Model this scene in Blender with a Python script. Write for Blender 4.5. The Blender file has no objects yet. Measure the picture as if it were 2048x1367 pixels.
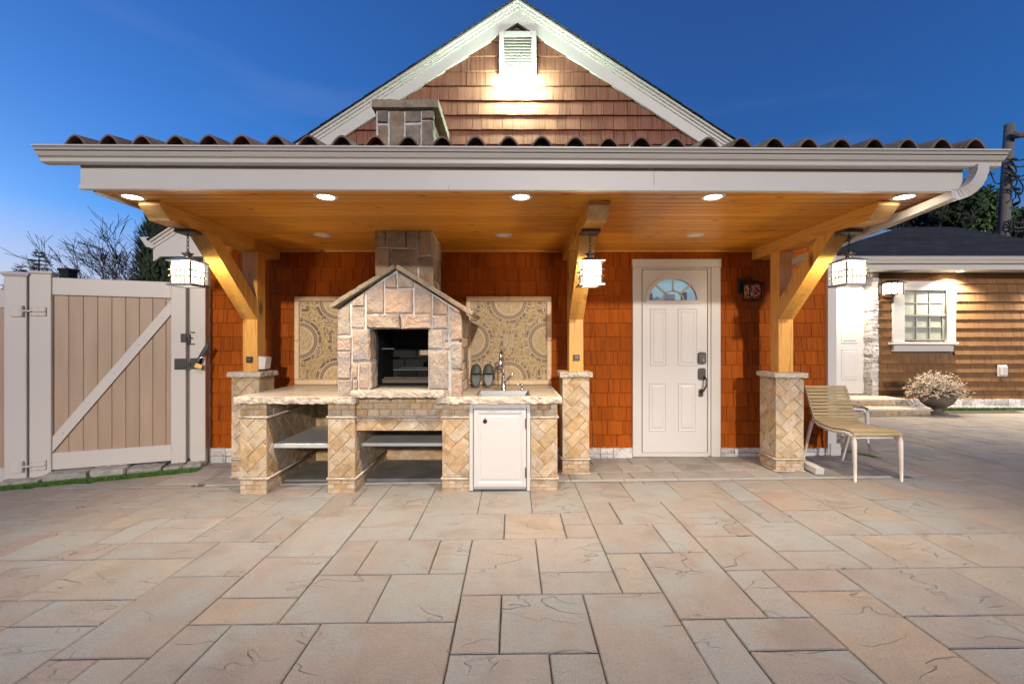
import bpy, math, random
from mathutils import Vector, Matrix, noise as mn

random.seed(7)
R = math.radians
scene = bpy.context.scene
C = scene.collection

# ------------------------------------------------------------------ camera, sky, light, exposure
F, H = 875.0, 1.27            # focal length (in pixels of the 2048 px photograph), eye height in metres
cam_data = bpy.data.cameras.new('camera')
cam = bpy.data.objects.new('camera', cam_data)
C.objects.link(cam)
cam_data.sensor_width = 36.0
cam_data.lens = F / 2048 * 36.0
cam_data.clip_start = 0.05
cam_data.clip_end = 2000
cam.location = (0, 0, H)
cam.rotation_euler = (R(90), 0, 0)
scene.camera = cam

world = bpy.data.worlds.new('World')
scene.world = world
world.use_nodes = True
wn, wl = world.node_tree.nodes, world.node_tree.links
wn.clear()
w_out = wn.new('ShaderNodeOutputWorld')
w_bg = wn.new('ShaderNodeBackground')
w_sky = wn.new('ShaderNodeTexSky')
w_sky.sky_type = 'NISHITA'
w_sky.sun_disc = False
w_sky.sun_elevation = R(3.3)
w_sky.sun_rotation = R(-60)
w_sky.altitude = 0
w_sky.air_density = 1.0
w_sky.dust_density = 0.3
w_sky.ozone_density = 6.0
w_bg.inputs['Strength'].default_value = 0.15
# thin clouds low in the dusk sky
w_tc = wn.new('ShaderNodeTexCoord')
w_map = wn.new('ShaderNodeMapping'); w_map.inputs['Scale'].default_value = (1.2, 1.2, 7.0)
w_noise = wn.new('ShaderNodeTexNoise'); w_noise.inputs['Scale'].default_value = 1.6; w_noise.inputs['Detail'].default_value = 5
w_ramp = wn.new('ShaderNodeValToRGB')
w_ramp.color_ramp.elements[0].position = 0.58; w_ramp.color_ramp.elements[0].color = (0, 0, 0, 1)
w_ramp.color_ramp.elements[1].position = 0.75; w_ramp.color_ramp.elements[1].color = (0.07, 0.07, 0.07, 1)
w_mix = wn.new('ShaderNodeMixRGB'); w_mix.inputs[2].default_value = (1.3, 1.5, 2.3, 1)
wl.new(w_tc.outputs['Generated'], w_map.inputs['Vector'])
wl.new(w_map.outputs[0], w_noise.inputs['Vector'])
wl.new(w_noise.outputs['Fac'], w_ramp.inputs[0])
wl.new(w_ramp.outputs[0], w_mix.inputs[0])
wl.new(w_sky.outputs[0], w_mix.inputs[1])
w_add = wn.new('ShaderNodeMixRGB'); w_add.blend_type = 'ADD'; w_add.inputs[0].default_value = 1.0; w_add.inputs[2].default_value = (.05, .04, .12, 1)
wl.new(w_mix.outputs[0], w_add.inputs[1])
w_sep = wn.new('ShaderNodeSeparateXYZ'); wl.new(w_tc.outputs['Generated'], w_sep.inputs[0])
w_mr = wn.new('ShaderNodeMapRange'); w_mr.inputs['From Min'].default_value = 0.05; w_mr.inputs['From Max'].default_value = 0.22
w_mr.inputs['To Min'].default_value = 0.85; w_mr.inputs['To Max'].default_value = 0.0
wl.new(w_sep.outputs['Z'], w_mr.inputs['Value'])
w_pink = wn.new('ShaderNodeMixRGB'); w_pink.inputs[2].default_value = (1.85, 1.55, 1.95, 1)      # the dusk glow low on the horizon
wl.new(w_mr.outputs[0], w_pink.inputs[0]); wl.new(w_add.outputs[0], w_pink.inputs[1])
wl.new(w_pink.outputs[0], w_bg.inputs['Color'])
wl.new(w_bg.outputs[0], w_out.inputs['Surface'])

rear_flood_data = bpy.data.lights.new('rear_flood', 'SUN')  # parallel lamp standing in for unseen floodlights behind the camera
rear_flood_data.energy = 1.05
rear_flood_data.angle = R(2.0)
rear_flood_data.color = (1.0, 0.90, 0.79)
rear_flood = bpy.data.objects.new('rear_flood', rear_flood_data)
C.objects.link(rear_flood)
rear_flood.location = (3, -8, 5)
rear_flood.rotation_euler = Vector((-0.13, 1.0, -0.30)).to_track_quat('-Z', 'Y').to_euler()

scene.view_settings.view_transform = 'Standard'
scene.view_settings.look = 'None'
scene.view_settings.exposure = 1.12
scene.view_settings.gamma = 1.0
scene.view_settings.use_curve_mapping = False
scene.cycles.max_bounces = 8
scene.cycles.diffuse_bounces = 4
scene.cycles.sample_clamp_indirect = 6.0
scene.cycles.caustics_reflective = False
scene.cycles.caustics_refractive = False

LANTERN_W = 38.0
CAN_E, LANTERN_E, GABLE_E, FAR_E = 14.0, 1.5, 150.0, 6.0
CAN_W = 98.0

# ------------------------------------------------------------------ helpers
def PX(px, Y): return (px - 1024) * Y / F
def PZ(py, Y): return H + (683.5 - py) * Y / F
def gz(x): return 0.012 * (x - 2.6)          # the ground falls gently to the left

ORG = {}
def tag(o, label=None, cat=None, group=None, kind=None):
    if label: o['label'] = label
    if cat: o['category'] = cat
    if group: o['group'] = group
    if kind: o['kind'] = kind
    return o
def thing(name, loc, label, cat, group=None, rz=0.0, local=False):
    o = bpy.data.objects.new(name, None)
    o.empty_display_size = 0.1
    C.objects.link(o)
    o.location = loc
    o.rotation_euler = (0, 0, rz)
    ORG[o.name] = Vector((0, 0, 0)) if local else Vector(loc)
    return tag(o, label, cat, group)
def link(name, mesh, origin, parent=None):
    o = bpy.data.objects.new(name, mesh)
    C.objects.link(o)
    origin = Vector(origin)
    ORG[o.name] = origin
    if parent is not None:
        o.parent = parent
        o.location = origin - ORG[parent.name]
    else:
        o.location = origin
    return o
def copy_tree(o, parent=None):
    c = o.copy(); C.objects.link(c)
    if parent is not None: c.parent = parent
    for ch in [x for x in bpy.data.objects if x.parent == o]:
        copy_tree(ch, c)
    return c

class MB:
    def __init__(s): s.v = []; s.f = []
    def add(s, vs, fs):
        n = len(s.v); s.v += [tuple(p) for p in vs]; s.f += [tuple(i + n for i in f) for f in fs]; return s
    def box(s, x0, x1, y0, y1, z0, z1):
        return s.add([(x0,y0,z0),(x1,y0,z0),(x1,y1,z0),(x0,y1,z0),(x0,y0,z1),(x1,y0,z1),(x1,y1,z1),(x0,y1,z1)],
                     [(0,3,2,1),(4,5,6,7),(0,1,5,4),(1,2,6,5),(2,3,7,6),(3,0,4,7)])
    def cbox(s, x0, x1, y0, y1, z0, z1, b=0.004):
        xs, ys, zs = (x0, x1), (y0, y1), (z0, z1)
        v = []; idx = {}
        for i in (0, 1):
            for j in (0, 1):
                for k in (0, 1):
                    sx, sy, sz = (b, -b)[i], (b, -b)[j], (b, -b)[k]
                    for a, p in enumerate(((xs[i], ys[j]+sy, zs[k]+sz), (xs[i]+sx, ys[j], zs[k]+sz), (xs[i]+sx, ys[j]+sy, zs[k]))):
                        idx[(i,j,k,a)] = len(v); v.append(p)
        f = []
        def q(pts, out):
            a, bb, c = (Vector(v[p]) for p in pts[:3])
            n = (bb-a).cross(c-a)
            f.append(tuple(pts) if n.dot(out) > 0 else tuple(reversed(pts)))
        for i in (0, 1):
            d = (-1, 1)[i]
            q([idx[(i,0,0,0)], idx[(i,1,0,0)], idx[(i,1,1,0)], idx[(i,0,1,0)]], Vector((d,0,0)))
            q([idx[(0,i,0,1)], idx[(1,i,0,1)], idx[(1,i,1,1)], idx[(0,i,1,1)]], Vector((0,d,0)))
            q([idx[(0,0,i,2)], idx[(1,0,i,2)], idx[(1,1,i,2)], idx[(0,1,i,2)]], Vector((0,0,d)))
        for i in (0, 1):
            for j in (0, 1):
                di, dj = (-1, 1)[i], (-1, 1)[j]
                q([idx[(i,j,0,0)], idx[(i,j,1,0)], idx[(i,j,1,1)], idx[(i,j,0,1)]], Vector((di,dj,0)))
                q([idx[(i,0,j,0)], idx[(i,1,j,0)], idx[(i,1,j,2)], idx[(i,0,j,2)]], Vector((di,0,dj)))
                q([idx[(0,i,j,1)], idx[(1,i,j,1)], idx[(1,i,j,2)], idx[(0,i,j,2)]], Vector((0,di,dj)))
                for k in (0, 1):
                    q([idx[(i,j,k,0)], idx[(i,j,k,1)], idx[(i,j,k,2)]], Vector((di,dj,(-1,1)[k])))
        return s.add(v, f)
    def prism(s, poly, axis, a, b):
        """poly of 2D points in the plane across `axis`, extruded from a to b; caps are n-gons"""
        def P(p, t):
            return {'x': (t, p[0], p[1]), 'y': (p[0], t, p[1]), 'z': (p[0], p[1], t)}[axis]
        n = len(poly)
        vs = [P(p, a) for p in poly] + [P(p, b) for p in poly]
        area = sum(poly[i][0]*poly[(i+1) % n][1] - poly[(i+1) % n][0]*poly[i][1] for i in range(n))
        flip = (area > 0) != (axis == 'y')
        if b < a: flip = not flip
        fs = [tuple(range(n)), tuple(range(2*n-1, n-1, -1))] + [(i, n+i, n+(i+1) % n, (i+1) % n) for i in range(n)]
        if flip: fs = [tuple(reversed(q)) for q in fs]
        return s.add(vs, fs)
    def tube(s, pts, r, n=8, r1=None, cap=True, flat=None):
        pts = [Vector(p) for p in pts]; m = len(pts)
        up = None; vs = []
        for i, p in enumerate(pts):
            d = (pts[min(i+1, m-1)] - pts[max(i-1, 0)]).normalized()
            if up is None:
                up = Vector((0,0,1)) if abs(d.z) < .9 else Vector((0,1,0))
            a = d.cross(up)
            a = a.normalized() if a.length > 1e-6 else d.orthogonal().normalized()
            b = a.cross(d).normalized(); up = b
            rr = r if r1 is None else r + (r1-r)*i/max(1, m-1)
            for k in range(n):
                t = 2*math.pi*(k+.5)/n
                ka, kb = math.cos(t), math.sin(t)
                if flat: kb *= flat
                vs.append(p + a*rr*ka + b*rr*kb)
        fs = []
        for i in range(m-1):
            for k in range(n):
                fs.append((i*n+k, i*n+(k+1) % n, (i+1)*n+(k+1) % n, (i+1)*n+k))
        if cap: fs += [tuple(range(n-1, -1, -1)), tuple((m-1)*n+k for k in range(n))]
        return s.add(vs, fs)
    def lathe(s, prof, cx, cy, n=24, sx=1, sy=1):
        vs = []
        for r, z in prof:
            for k in range(n):
                t = 2*math.pi*k/n
                vs.append((cx + r*math.cos(t)*sx, cy + r*math.sin(t)*sy, z))
        fs = [(i*n+k, i*n+(k+1) % n, (i+1)*n+(k+1) % n, (i+1)*n+k) for i in range(len(prof)-1) for k in range(n)]
        return s.add(vs, fs)
    def rough(s, x0, x1, y0, y1, z0, z1, cell=.03, r=.01, amp=.006, freq=14, seed=0, flatz=False):
        """box with rounded edges and an uneven, chipped surface; flatz keeps the top flat"""
        c = Vector(((x0+x1)/2, (y0+y1)/2, (z0+z1)/2)); hs = Vector(((x1-x0)/2, (y1-y0)/2, (z1-z0)/2))
        r = min(r, min(hs)*.9)
        n = [max(2, min(60, round(2*h/cell))) for h in hs]
        ids = {}; vs = []; fs = []
        def vid(i, j, k):
            key = (i, j, k)
            if key in ids: return ids[key]
            p = Vector((-hs.x+2*hs.x*i/n[0], -hs.y+2*hs.y*j/n[1], -hs.z+2*hs.z*k/n[2]))
            q = Vector([max(-hs[a]+r, min(hs[a]-r, p[a])) for a in range(3)])
            d = p - q
            d = d.normalized() if d.length > 1e-7 else Vector((0,0,1))
            w = q + d*r + c
            t = mn.noise(w*freq + Vector((seed*3.7, seed*1.3, -seed))) + .5*mn.noise(w*freq*2.7 + Vector((seed, 5, seed)))
            dd = d.copy()
            if flatz and (d.z > .4): dd = Vector((d.x, d.y, 0)); t *= (1 if dd.length > .3 else 0)
            w = w + dd*(amp*t)
            ids[key] = len(vs); vs.append(w); return ids[key]
        for ax in range(3):
            u, w_ = (ax+1) % 3, (ax+2) % 3
            for side in (0, n[ax]):
                for i in range(n[u]):
                    for j in range(n[w_]):
                        def g(a, b):
                            t = [0, 0, 0]; t[ax] = side; t[u] = a; t[w_] = b; return vid(*t)
                        q = (g(i,j), g(i+1,j), g(i+1,j+1), g(i,j+1))
                        fs.append(q if side else q[::-1])
        return s.add(vs, fs)
    def xf(s, m):
        s.v = [tuple(m @ Vector(p)) for p in s.v]; return s
    def mesh(s, name, mats, smooth=False, origin=None):
        if origin is None:
            xs, ys, zs = zip(*s.v); origin = ((min(xs)+max(xs))/2, (min(ys)+max(ys))/2, (min(zs)+max(zs))/2)
        ox, oy, oz = origin
        m = bpy.data.meshes.new(name)
        m.from_pydata([(x-ox, y-oy, z-oz) for x, y, z in s.v], [], s.f)
        for q in (mats if isinstance(mats, (list, tuple)) else [mats]): m.materials.append(q)
        if smooth: m.shade_smooth()
        return m, origin
    def build(s, name, mat, parent=None, smooth=False, origin=None, **t):
        m, o = s.mesh(name, mat, smooth, origin)
        return tag(link(name, m, o, parent), **t)

def cut(poly, a, b, c):
    """keep the side a*x+b*y<=c of a 2D polygon"""
    out = []
    for i, p in enumerate(poly):
        q = poly[(i+1) % len(poly)]
        dp, dq = a*p[0]+b*p[1]-c, a*q[0]+b*q[1]-c
        if dp <= 0: out.append(p)
        if (dp < 0 < dq) or (dq < 0 < dp):
            t = dp/(dp-dq); out.append((p[0]+(q[0]-p[0])*t, p[1]+(q[1]-p[1])*t))
    return out
def clip_rect(poly, x0, x1, y0, y1):
    for a, b, c in ((1,0,x1), (-1,0,-x0), (0,1,y1), (0,-1,-y0)):
        if len(poly) < 3: return []
        poly = cut(poly, a, b, c)
    return poly if len(poly) > 2 else []
def parea(p): return abs(sum(p[i][0]*p[(i+1) % len(p)][1] - p[(i+1) % len(p)][0]*p[i][1] for i in range(len(p))))/2
def shrink(poly, d):
    """offset a convex polygon inward by d"""
    n = len(poly); s_ = sum(poly[i][0]*poly[(i+1) % n][1] - poly[(i+1) % n][0]*poly[i][1] for i in range(n))
    out = list(poly)
    for i in range(n):
        p, q = poly[i], poly[(i+1) % n]
        dx, dy = q[0]-p[0], q[1]-p[1]; L = math.hypot(dx, dy)
        if L < 1e-6: continue
        nx, ny = (dy/L, -dx/L) if s_ > 0 else (-dy/L, dx/L)
        out = cut(out, nx, ny, nx*p[0]+ny*p[1]-d)
        if len(out) < 3: return []
    return out
def clean(poly, e=.002):
    out = []
    for p in poly:
        if not out or math.hypot(p[0]-out[-1][0], p[1]-out[-1][1]) > e: out.append(p)
    if len(out) > 1 and math.hypot(out[0][0]-out[-1][0], out[0][1]-out[-1][1]) < e: out.pop()
    return out
def resample(poly, step, seed=0, jit=0.0):
    out = []
    for i, p in enumerate(poly):
        q = poly[(i+1) % len(poly)]; L = math.hypot(q[0]-p[0], q[1]-p[1]); n = max(1, round(L/step))
        for k in range(n):
            t = k/n; x, y = p[0]+(q[0]-p[0])*t, p[1]+(q[1]-p[1])*t
            j = jit*mn.noise(Vector((x*23+seed, y*23, seed*1.7))); k2 = jit*mn.noise(Vector((x*23, y*23+9, seed)))
            out.append((x+j, y+k2))
    return out
def plate(poly, T, depth, bev=.003, lift=0.0):
    """flat piece with a chamfered front; T maps (u, v, out) to 3D"""
    poly = clean(poly)
    if len(poly) < 3: return None
    inner = shrink(poly, bev)
    if len(inner) != len(poly):
        cx = sum(p[0] for p in poly)/len(poly); cy = sum(p[1] for p in poly)/len(poly)
        inner = [(cx+(p[0]-cx)*.9, cy+(p[1]-cy)*.9) for p in poly]
    else:      # keep the order of corners aligned
        k = min(range(len(inner)), key=lambda i: (inner[i][0]-poly[0][0])**2+(inner[i][1]-poly[0][1])**2)
        inner = inner[k:]+inner[:k]
    m = MB(); n = len(poly)
    vs = [T(p[0], p[1], 0) for p in poly] + [T(p[0], p[1], depth-bev+lift) for p in poly] + [T(p[0], p[1], depth+lift) for p in inner]
    fs = [tuple(range(n-1, -1, -1))]
    for r_ in (0, 1):
        fs += [(r_*n+i, r_*n+(i+1) % n, (r_+1)*n+(i+1) % n, (r_+1)*n+i) for i in range(n)]
    fs.append(tuple(2*n+i for i in range(n)))
    m.add(vs, fs); fixn(m); return m
def fixn(m):
    """turn faces outward (convex-ish closed piece)"""
    c = sum((Vector(p) for p in m.v), Vector())/len(m.v)
    out = []
    for f in m.f:
        pts = [Vector(m.v[i]) for i in f]
        nrm = Vector()
        for i in range(len(pts)): nrm += pts[i].cross(pts[(i+1) % len(pts)])
        ctr = sum(pts, Vector())/len(pts)
        out.append(f if nrm.dot(ctr-c) >= 0 else tuple(reversed(f)))
    m.f = out; return m
def rock(poly, T, depth, seed, amp=.008, step=.035):
    """hewn stone facing: outline poly, bulging uneven face"""
    rim = resample(clean(poly), step, seed, .006); n = len(rim)
    cx = sum(p[0] for p in rim)/n; cy = sum(p[1] for p in rim)/n
    m = MB(); vs = []; fs = []
    rings = ((1.0, 0), (1.0, depth*.55), (.955, depth*.86), (.86, depth*1.0), (.6, depth*1.0), (.3, depth*1.0))
    for sc, d in rings:
        for (x, y) in rim:
            u, v = cx+(x-cx)*sc, cy+(y-cy)*sc
            a = amp if d > depth*.8 else 0
            h = d + a*(mn.noise(Vector((u*11+seed, v*11, seed))) + .6*mn.noise(Vector((u*31, v*31+seed, seed))))
            vs.append(T(u, v, h))
    vs.append(T(cx, cy, depth + amp*mn.noise(Vector((seed, seed*2, 0)))))
    for r_ in range(len(rings)-1):
        fs += [(r_*n+i, r_*n+(i+1) % n, (r_+1)*n+(i+1) % n, (r_+1)*n+i) for i in range(n)]
    L = (len(rings)-1)*n
    fs += [(L+i, L+(i+1) % n, len(vs)-1) for i in range(n)]
    m.add(vs, fs); return fixn(m)

# ------------------------------------------------------------------ materials
def _mat(name):
    m = bpy.data.materials.new(name); m.use_nodes = True
    nt = m.node_tree; b = nt.nodes['Principled BSDF']
    return m, nt, nt.nodes, nt.links, b
def flat(name, col, rough=.5, metal=0.0, em=None, es=0.0, coat=0.0, bump=0.0, bs=300, var=.0):
    m, nt, N, L, b = _mat(name)
    b.inputs['Base Color'].default_value = (*col, 1); b.inputs['Roughness'].default_value = rough
    b.inputs['Metallic'].default_value = metal; b.inputs['Coat Weight'].default_value = coat
    if em: b.inputs['Emission Color'].default_value = (*em, 1); b.inputs['Emission Strength'].default_value = es
    if bump or var:
        tc = N.new('ShaderNodeTexCoord')
        n = N.new('ShaderNodeTexNoise'); n.inputs['Scale'].default_value = bs; n.inputs['Detail'].default_value = 3
        L.new(tc.outputs['Object'], n.inputs['Vector'])
        if bump:
            bp = N.new('ShaderNodeBump'); bp.inputs['Strength'].default_value = bump; bp.inputs['Distance'].default_value = .002
            L.new(n.outputs['Fac'], bp.inputs['Height']); L.new(bp.outputs[0], b.inputs['Normal'])
        if var:
            n2 = N.new('ShaderNodeTexNoise'); n2.inputs['Scale'].default_value = 3; n2.inputs['Detail'].default_value = 6
            L.new(tc.outputs['Object'], n2.inputs['Vector'])
            hs = N.new('ShaderNodeHueSaturation'); hs.inputs['Color'].default_value = (*col, 1)
            mr = N.new('ShaderNodeMapRange'); mr.inputs['To Min'].default_value = 1-var; mr.inputs['To Max'].default_value = 1+var
            L.new(n2.outputs['Fac'], mr.inputs['Value']); L.new(mr.outputs[0], hs.inputs['Value']); L.new(hs.outputs[0], b.inputs['Base Color'])
    return m
def surf(name, cols, scale=(1,1,1), ns=6.0, detail=8, rough=.8, bump=.4, bscale=(1,1,1), bs=40.0, bdist=.004, rand=.25,
         hue=.0, speck=None, spots=None, coat=0.0, rr=None, dist=0.0, layer=None, vein=None, cleft=0.0):
    """procedural surface: noise-mixed colours, own offset and brightness for every object, fine relief"""
    m, nt, N, L, b = _mat(name)
    tc = N.new('ShaderNodeTexCoord'); oi = N.new('ShaderNodeObjectInfo')
    mul = N.new('ShaderNodeVectorMath'); mul.operation = 'SCALE'; mul.inputs[0].default_value = (37.0, 61.0, 23.0)
    L.new(oi.outputs['Random'], mul.inputs['Scale'])
    add = N.new('ShaderNodeVectorMath'); add.operation = 'ADD'
    L.new(tc.outputs['Object'], add.inputs[0]); L.new(mul.outputs[0], add.inputs[1])
    def noise(sc, s, det, dst=0.0, rgh=.55):
        mp = N.new('ShaderNodeMapping'); mp.inputs['Scale'].default_value = sc
        n = N.new('ShaderNodeTexNoise'); n.inputs['Scale'].default_value = s; n.inputs['Detail'].default_value = det
        n.inputs['Distortion'].default_value = dst; n.inputs['Roughness'].default_value = rgh
        L.new(add.outputs[0], mp.inputs['Vector']); L.new(mp.outputs[0], n.inputs['Vector']); return n
    n1 = noise(scale, ns, detail, dist)
    cr = N.new('ShaderNodeValToRGB'); e = cr.color_ramp.elements
    lo, hi = .34, .66
    for i, c in enumerate(cols):
        p = lo + (hi-lo)*i/(max(1, len(cols)-1))
        if i < 2: e[i].position = p
        el = e[i] if i < 2 else e.new(p)
        el.color = (*c, 1)
    L.new(n1.outputs['Fac'], cr.inputs[0]); col = cr.outputs[0]
    def mix(fac, a, c2, mode='MIX'):
        x = N.new('ShaderNodeMixRGB'); x.blend_type = mode
        L.new(fac, x.inputs[0]); L.new(a, x.inputs[1]); x.inputs[2].default_value = (*c2, 1); return x.outputs[0]
    def ramp(src, p0, p1):
        r_ = N.new('ShaderNodeMapRange'); r_.inputs['From Min'].default_value = p0; r_.inputs['From Max'].default_value = p1
        L.new(src, r_.inputs['Value']); return r_.outputs[0]
    if layer:      # a second broad colour patch: (scale, colour, lo, hi)
        col = mix(ramp(noise((1,1,1), layer[0], 5).outputs['Fac'], layer[2], layer[3]), col, layer[1])
    if speck:      # (scale, colour, lo, hi)
        for sp in (speck if isinstance(speck, list) else [speck]):
            col = mix(ramp(noise((1,1,1), sp[0], 2).outputs['Fac'], sp[2], sp[3]), col, sp[1])
    if spots:      # dark round knots: (scale vec, scale, colour, radius)
        mp = N.new('ShaderNodeMapping'); mp.inputs['Scale'].default_value = spots[0]
        v = N.new('ShaderNodeTexVoronoi'); v.inputs['Scale'].default_value = spots[1]
        L.new(add.outputs[0], mp.inputs['Vector']); L.new(mp.outputs[0], v.inputs['Vector'])
        col = mix(ramp(v.outputs['Distance'], spots[3], spots[3]*.35), col, spots[2])
    if vein:       # thin dark streaks: (scale vec, scale, colour, strength)
        nv = noise(vein[0], vein[1], 4, .3)
        a = N.new('ShaderNodeMath'); a.operation = 'SUBTRACT'; a.inputs[1].default_value = .5; L.new(nv.outputs['Fac'], a.inputs[0])
        a2 = N.new('ShaderNodeMath'); a2.operation = 'ABSOLUTE'; L.new(a.outputs[0], a2.inputs[0])
        rv = N.new('ShaderNodeMapRange'); rv.inputs['From Min'].default_value = .0; rv.inputs['From Max'].default_value = .02
        rv.inputs['To Min'].default_value = vein[3]; rv.inputs['To Max'].default_value = 0
        L.new(a2.outputs[0], rv.inputs['Value']); col = mix(rv.outputs[0], col, vein[2])
    hs = N.new('ShaderNodeHueSaturation')
    mr = N.new('ShaderNodeMapRange'); mr.inputs['To Min'].default_value = 1-rand; mr.inputs['To Max'].default_value = 1+rand
    L.new(oi.outputs['Random'], mr.inputs['Value']); L.new(mr.outputs[0], hs.inputs['Value'])
    if hue:
        ml = N.new('ShaderNodeMath'); ml.operation = 'MULTIPLY'; ml.inputs[1].default_value = 7.31; L.new(oi.outputs['Random'], ml.inputs[0])
        fr = N.new('ShaderNodeMath'); fr.operation = 'FRACT'; L.new(ml.outputs[0], fr.inputs[0])
        mh = N.new('ShaderNodeMapRange'); mh.inputs['To Min'].default_value = .5-hue; mh.inputs['To Max'].default_value = .5+hue
        L.new(fr.outputs[0], mh.inputs['Value']); L.new(mh.outputs[0], hs.inputs['Hue'])
        ms = N.new('ShaderNodeMapRange'); ms.inputs['To Min'].default_value = 1.15; ms.inputs['To Max'].default_value = .75
        L.new(fr.outputs[0], ms.inputs['Value']); L.new(ms.outputs[0], hs.inputs['Saturation'])
    L.new(col, hs.inputs['Color']); L.new(hs.outputs[0], b.inputs['Base Color'])
    b.inputs['Roughness'].default_value = rough; b.inputs['Coat Weight'].default_value = coat
    b.inputs['Coat Roughness'].default_value = .25
    if rr:
        q = N.new('ShaderNodeMapRange'); q.inputs['From Min'].default_value = .35; q.inputs['From Max'].default_value = .65
        q.inputs['To Min'].default_value = rr[0]; q.inputs['To Max'].default_value = rr[1]
        L.new(n1.outputs['Fac'], q.inputs['Value']); L.new(q.outputs[0], b.inputs['Roughness'])
    nb = noise(bscale, bs, 6, .2, .6)
    bp = N.new('ShaderNodeBump'); bp.inputs['Strength'].default_value = bump; bp.inputs['Distance'].default_value = bdist
    L.new(nb.outputs['Fac'], bp.inputs['Height'])
    last = bp
    if cleft:      # split-stone ledges: a low slope broken into terraces
        mpc = N.new('ShaderNodeMapping'); mpc.inputs['Scale'].default_value = (1.0, 2.2, 1.0)
        mpc.inputs['Rotation'].default_value = (0, 0, .35)
        L.new(add.outputs[0], mpc.inputs['Vector'])
        nc = N.new('ShaderNodeTexNoise'); nc.inputs['Scale'].default_value = 2.0; nc.inputs['Detail'].default_value = 3.2
        nc.inputs['Roughness'].default_value = .5; nc.inputs['Distortion'].default_value = .35
        L.new(mpc.outputs[0], nc.inputs['Vector'])
        sn = N.new('ShaderNodeMath'); sn.operation = 'MULTIPLY'; sn.inputs[1].default_value = 4.0; L.new(nc.outputs['Fac'], sn.inputs[0])
        fr2 = N.new('ShaderNodeMath'); fr2.operation = 'FRACT'; L.new(sn.outputs[0], fr2.inputs[0])
        rc = N.new('ShaderNodeValToRGB'); rc.color_ramp.elements[0].position = 0; rc.color_ramp.elements[0].color = (0,0,0,1)
        rc.color_ramp.elements[1].position = .05; rc.color_ramp.elements[1].color = (1,1,1,1)
        e2 = rc.color_ramp.elements.new(1.0); e2.color = (.0,.0,.0,1)
        L.new(fr2.outputs[0], rc.inputs[0])
        nm = noise((1,1,1), 2.7, 2); mm = N.new('ShaderNodeMapRange'); mm.inputs['From Min'].default_value = .44; mm.inputs['From Max'].default_value = .62
        L.new(nm.outputs['Fac'], mm.inputs['Value'])
        hm = N.new('ShaderNodeMath'); hm.operation = 'MULTIPLY'; L.new(rc.outputs[0], hm.inputs[0]); L.new(mm.outputs[0], hm.inputs[1])
        b2 = N.new('ShaderNodeBump'); b2.inputs['Strength'].default_value = cleft; b2.inputs['Distance'].default_value = .016
        L.new(hm.outputs[0], b2.inputs['Height']); L.new(bp.outputs[0], b2.inputs['Normal']); last = b2
    L.new(last.outputs[0], b.inputs['Normal'])
    return m
def glow(name, col, strength):
    m, nt, N, L, b = _mat(name)
    N.remove(b); e = N.new('ShaderNodeEmission'); e.inputs['Color'].default_value = (*col, 1); e.inputs['Strength'].default_value = strength
    L.new(e.outputs[0], N['Material Output'].inputs['Surface']); return m

M = {}
M['white'] = flat('white_painted_wood', (.58, .55, .505), .45, var=.05, bump=.15, bs=60)
M['vinyl'] = flat('cream_vinyl', (.50, .46, .42), .38, var=.04)
M['tan_vinyl'] = surf('tan_vinyl_board', [(.31,.215,.145),(.37,.26,.18)], (1,1,.15), 9, rough=.45, bump=.1, bs=60, rand=.06)
M['gutter'] = flat('gutter_aluminium', (.58, .55, .505), .35, var=.03)
M['doorpaint'] = flat('white_door_paint', (.60, .58, .555), .35, var=.02)
M['black'] = flat('black_metal', (.02, .02, .02), .45, .3, bump=.2, bs=200)
M['bronze'] = flat('aged_bronze', (.10, .085, .07), .4, .7, bump=.2, bs=120)
M['steel'] = flat('brushed_steel', (.34, .345, .34), .36, 1.0, bump=.1, bs=150)
M['chrome'] = flat('satin_nickel', (.62, .60, .57), .2, 1.0)
M['dark'] = flat('dark_void', (.006, .007, .006), .9)
M['fire'] = surf('sooty_firebrick', [(.0025,.0025,.002),(.007,.0065,.0055)], ns=9, rough=.75, bump=.4, rand=.4)
M['timber_y'] = surf('timber_along_y', [(.50,.22,.035),(.70,.36,.075),(.60,.29,.052)], (14,.7,14), 3.2, rough=.45, bump=.25, bscale=(30,1,30), bs=4, bdist=.002, rand=.08, coat=.25, spots=((1,.45,1), 3.2, (.16,.05,.012), .15))
M['timber_z'] = surf('timber_along_z', [(.50,.22,.035),(.70,.36,.075),(.60,.29,.052)], (14,14,.7), 3.2, rough=.45, bump=.25, bscale=(30,30,1), bs=4, bdist=.002, rand=.08, coat=.25, spots=((1,1,.45), 3.2, (.16,.05,.012), .15))
M['endgrain'] = surf('timber_end_grain', [(.50,.28,.10),(.62,.40,.18)], (1,1,1), 14, rough=.6, bump=.3, rand=.02)
M['ceil'] = surf('knotty_pine_board', [(.50,.185,.012),(.68,.28,.026),(.60,.23,.018)], (.5,16,16), 2.6, rough=.38, bump=.2, bscale=(1,30,30), bs=4, bdist=.0015, rand=.12, coat=.2, spots=((.40,1,1), 9.0, (.12,.035,.008), .15))
shingle_kw = dict(bscale=(60,1,.8), bs=3.0, bdist=.006)
M['shingle'] = surf('red_cedar_shingle', [(.20,.038,.003),(.34,.076,.004),(.27,.056,.0035)], (22,1,.8), 2.5, rough=.7, bump=.6, rand=.15, **shingle_kw)
M['shingle_gable'] = surf('gable_shingle', [(.17,.066,.042),(.31,.135,.088),(.235,.098,.064)], (30,1,.5), 2.5, rough=.75, bump=1.0, rand=.14, **shingle_kw)  # less saturated brown than the wall shingles
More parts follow.
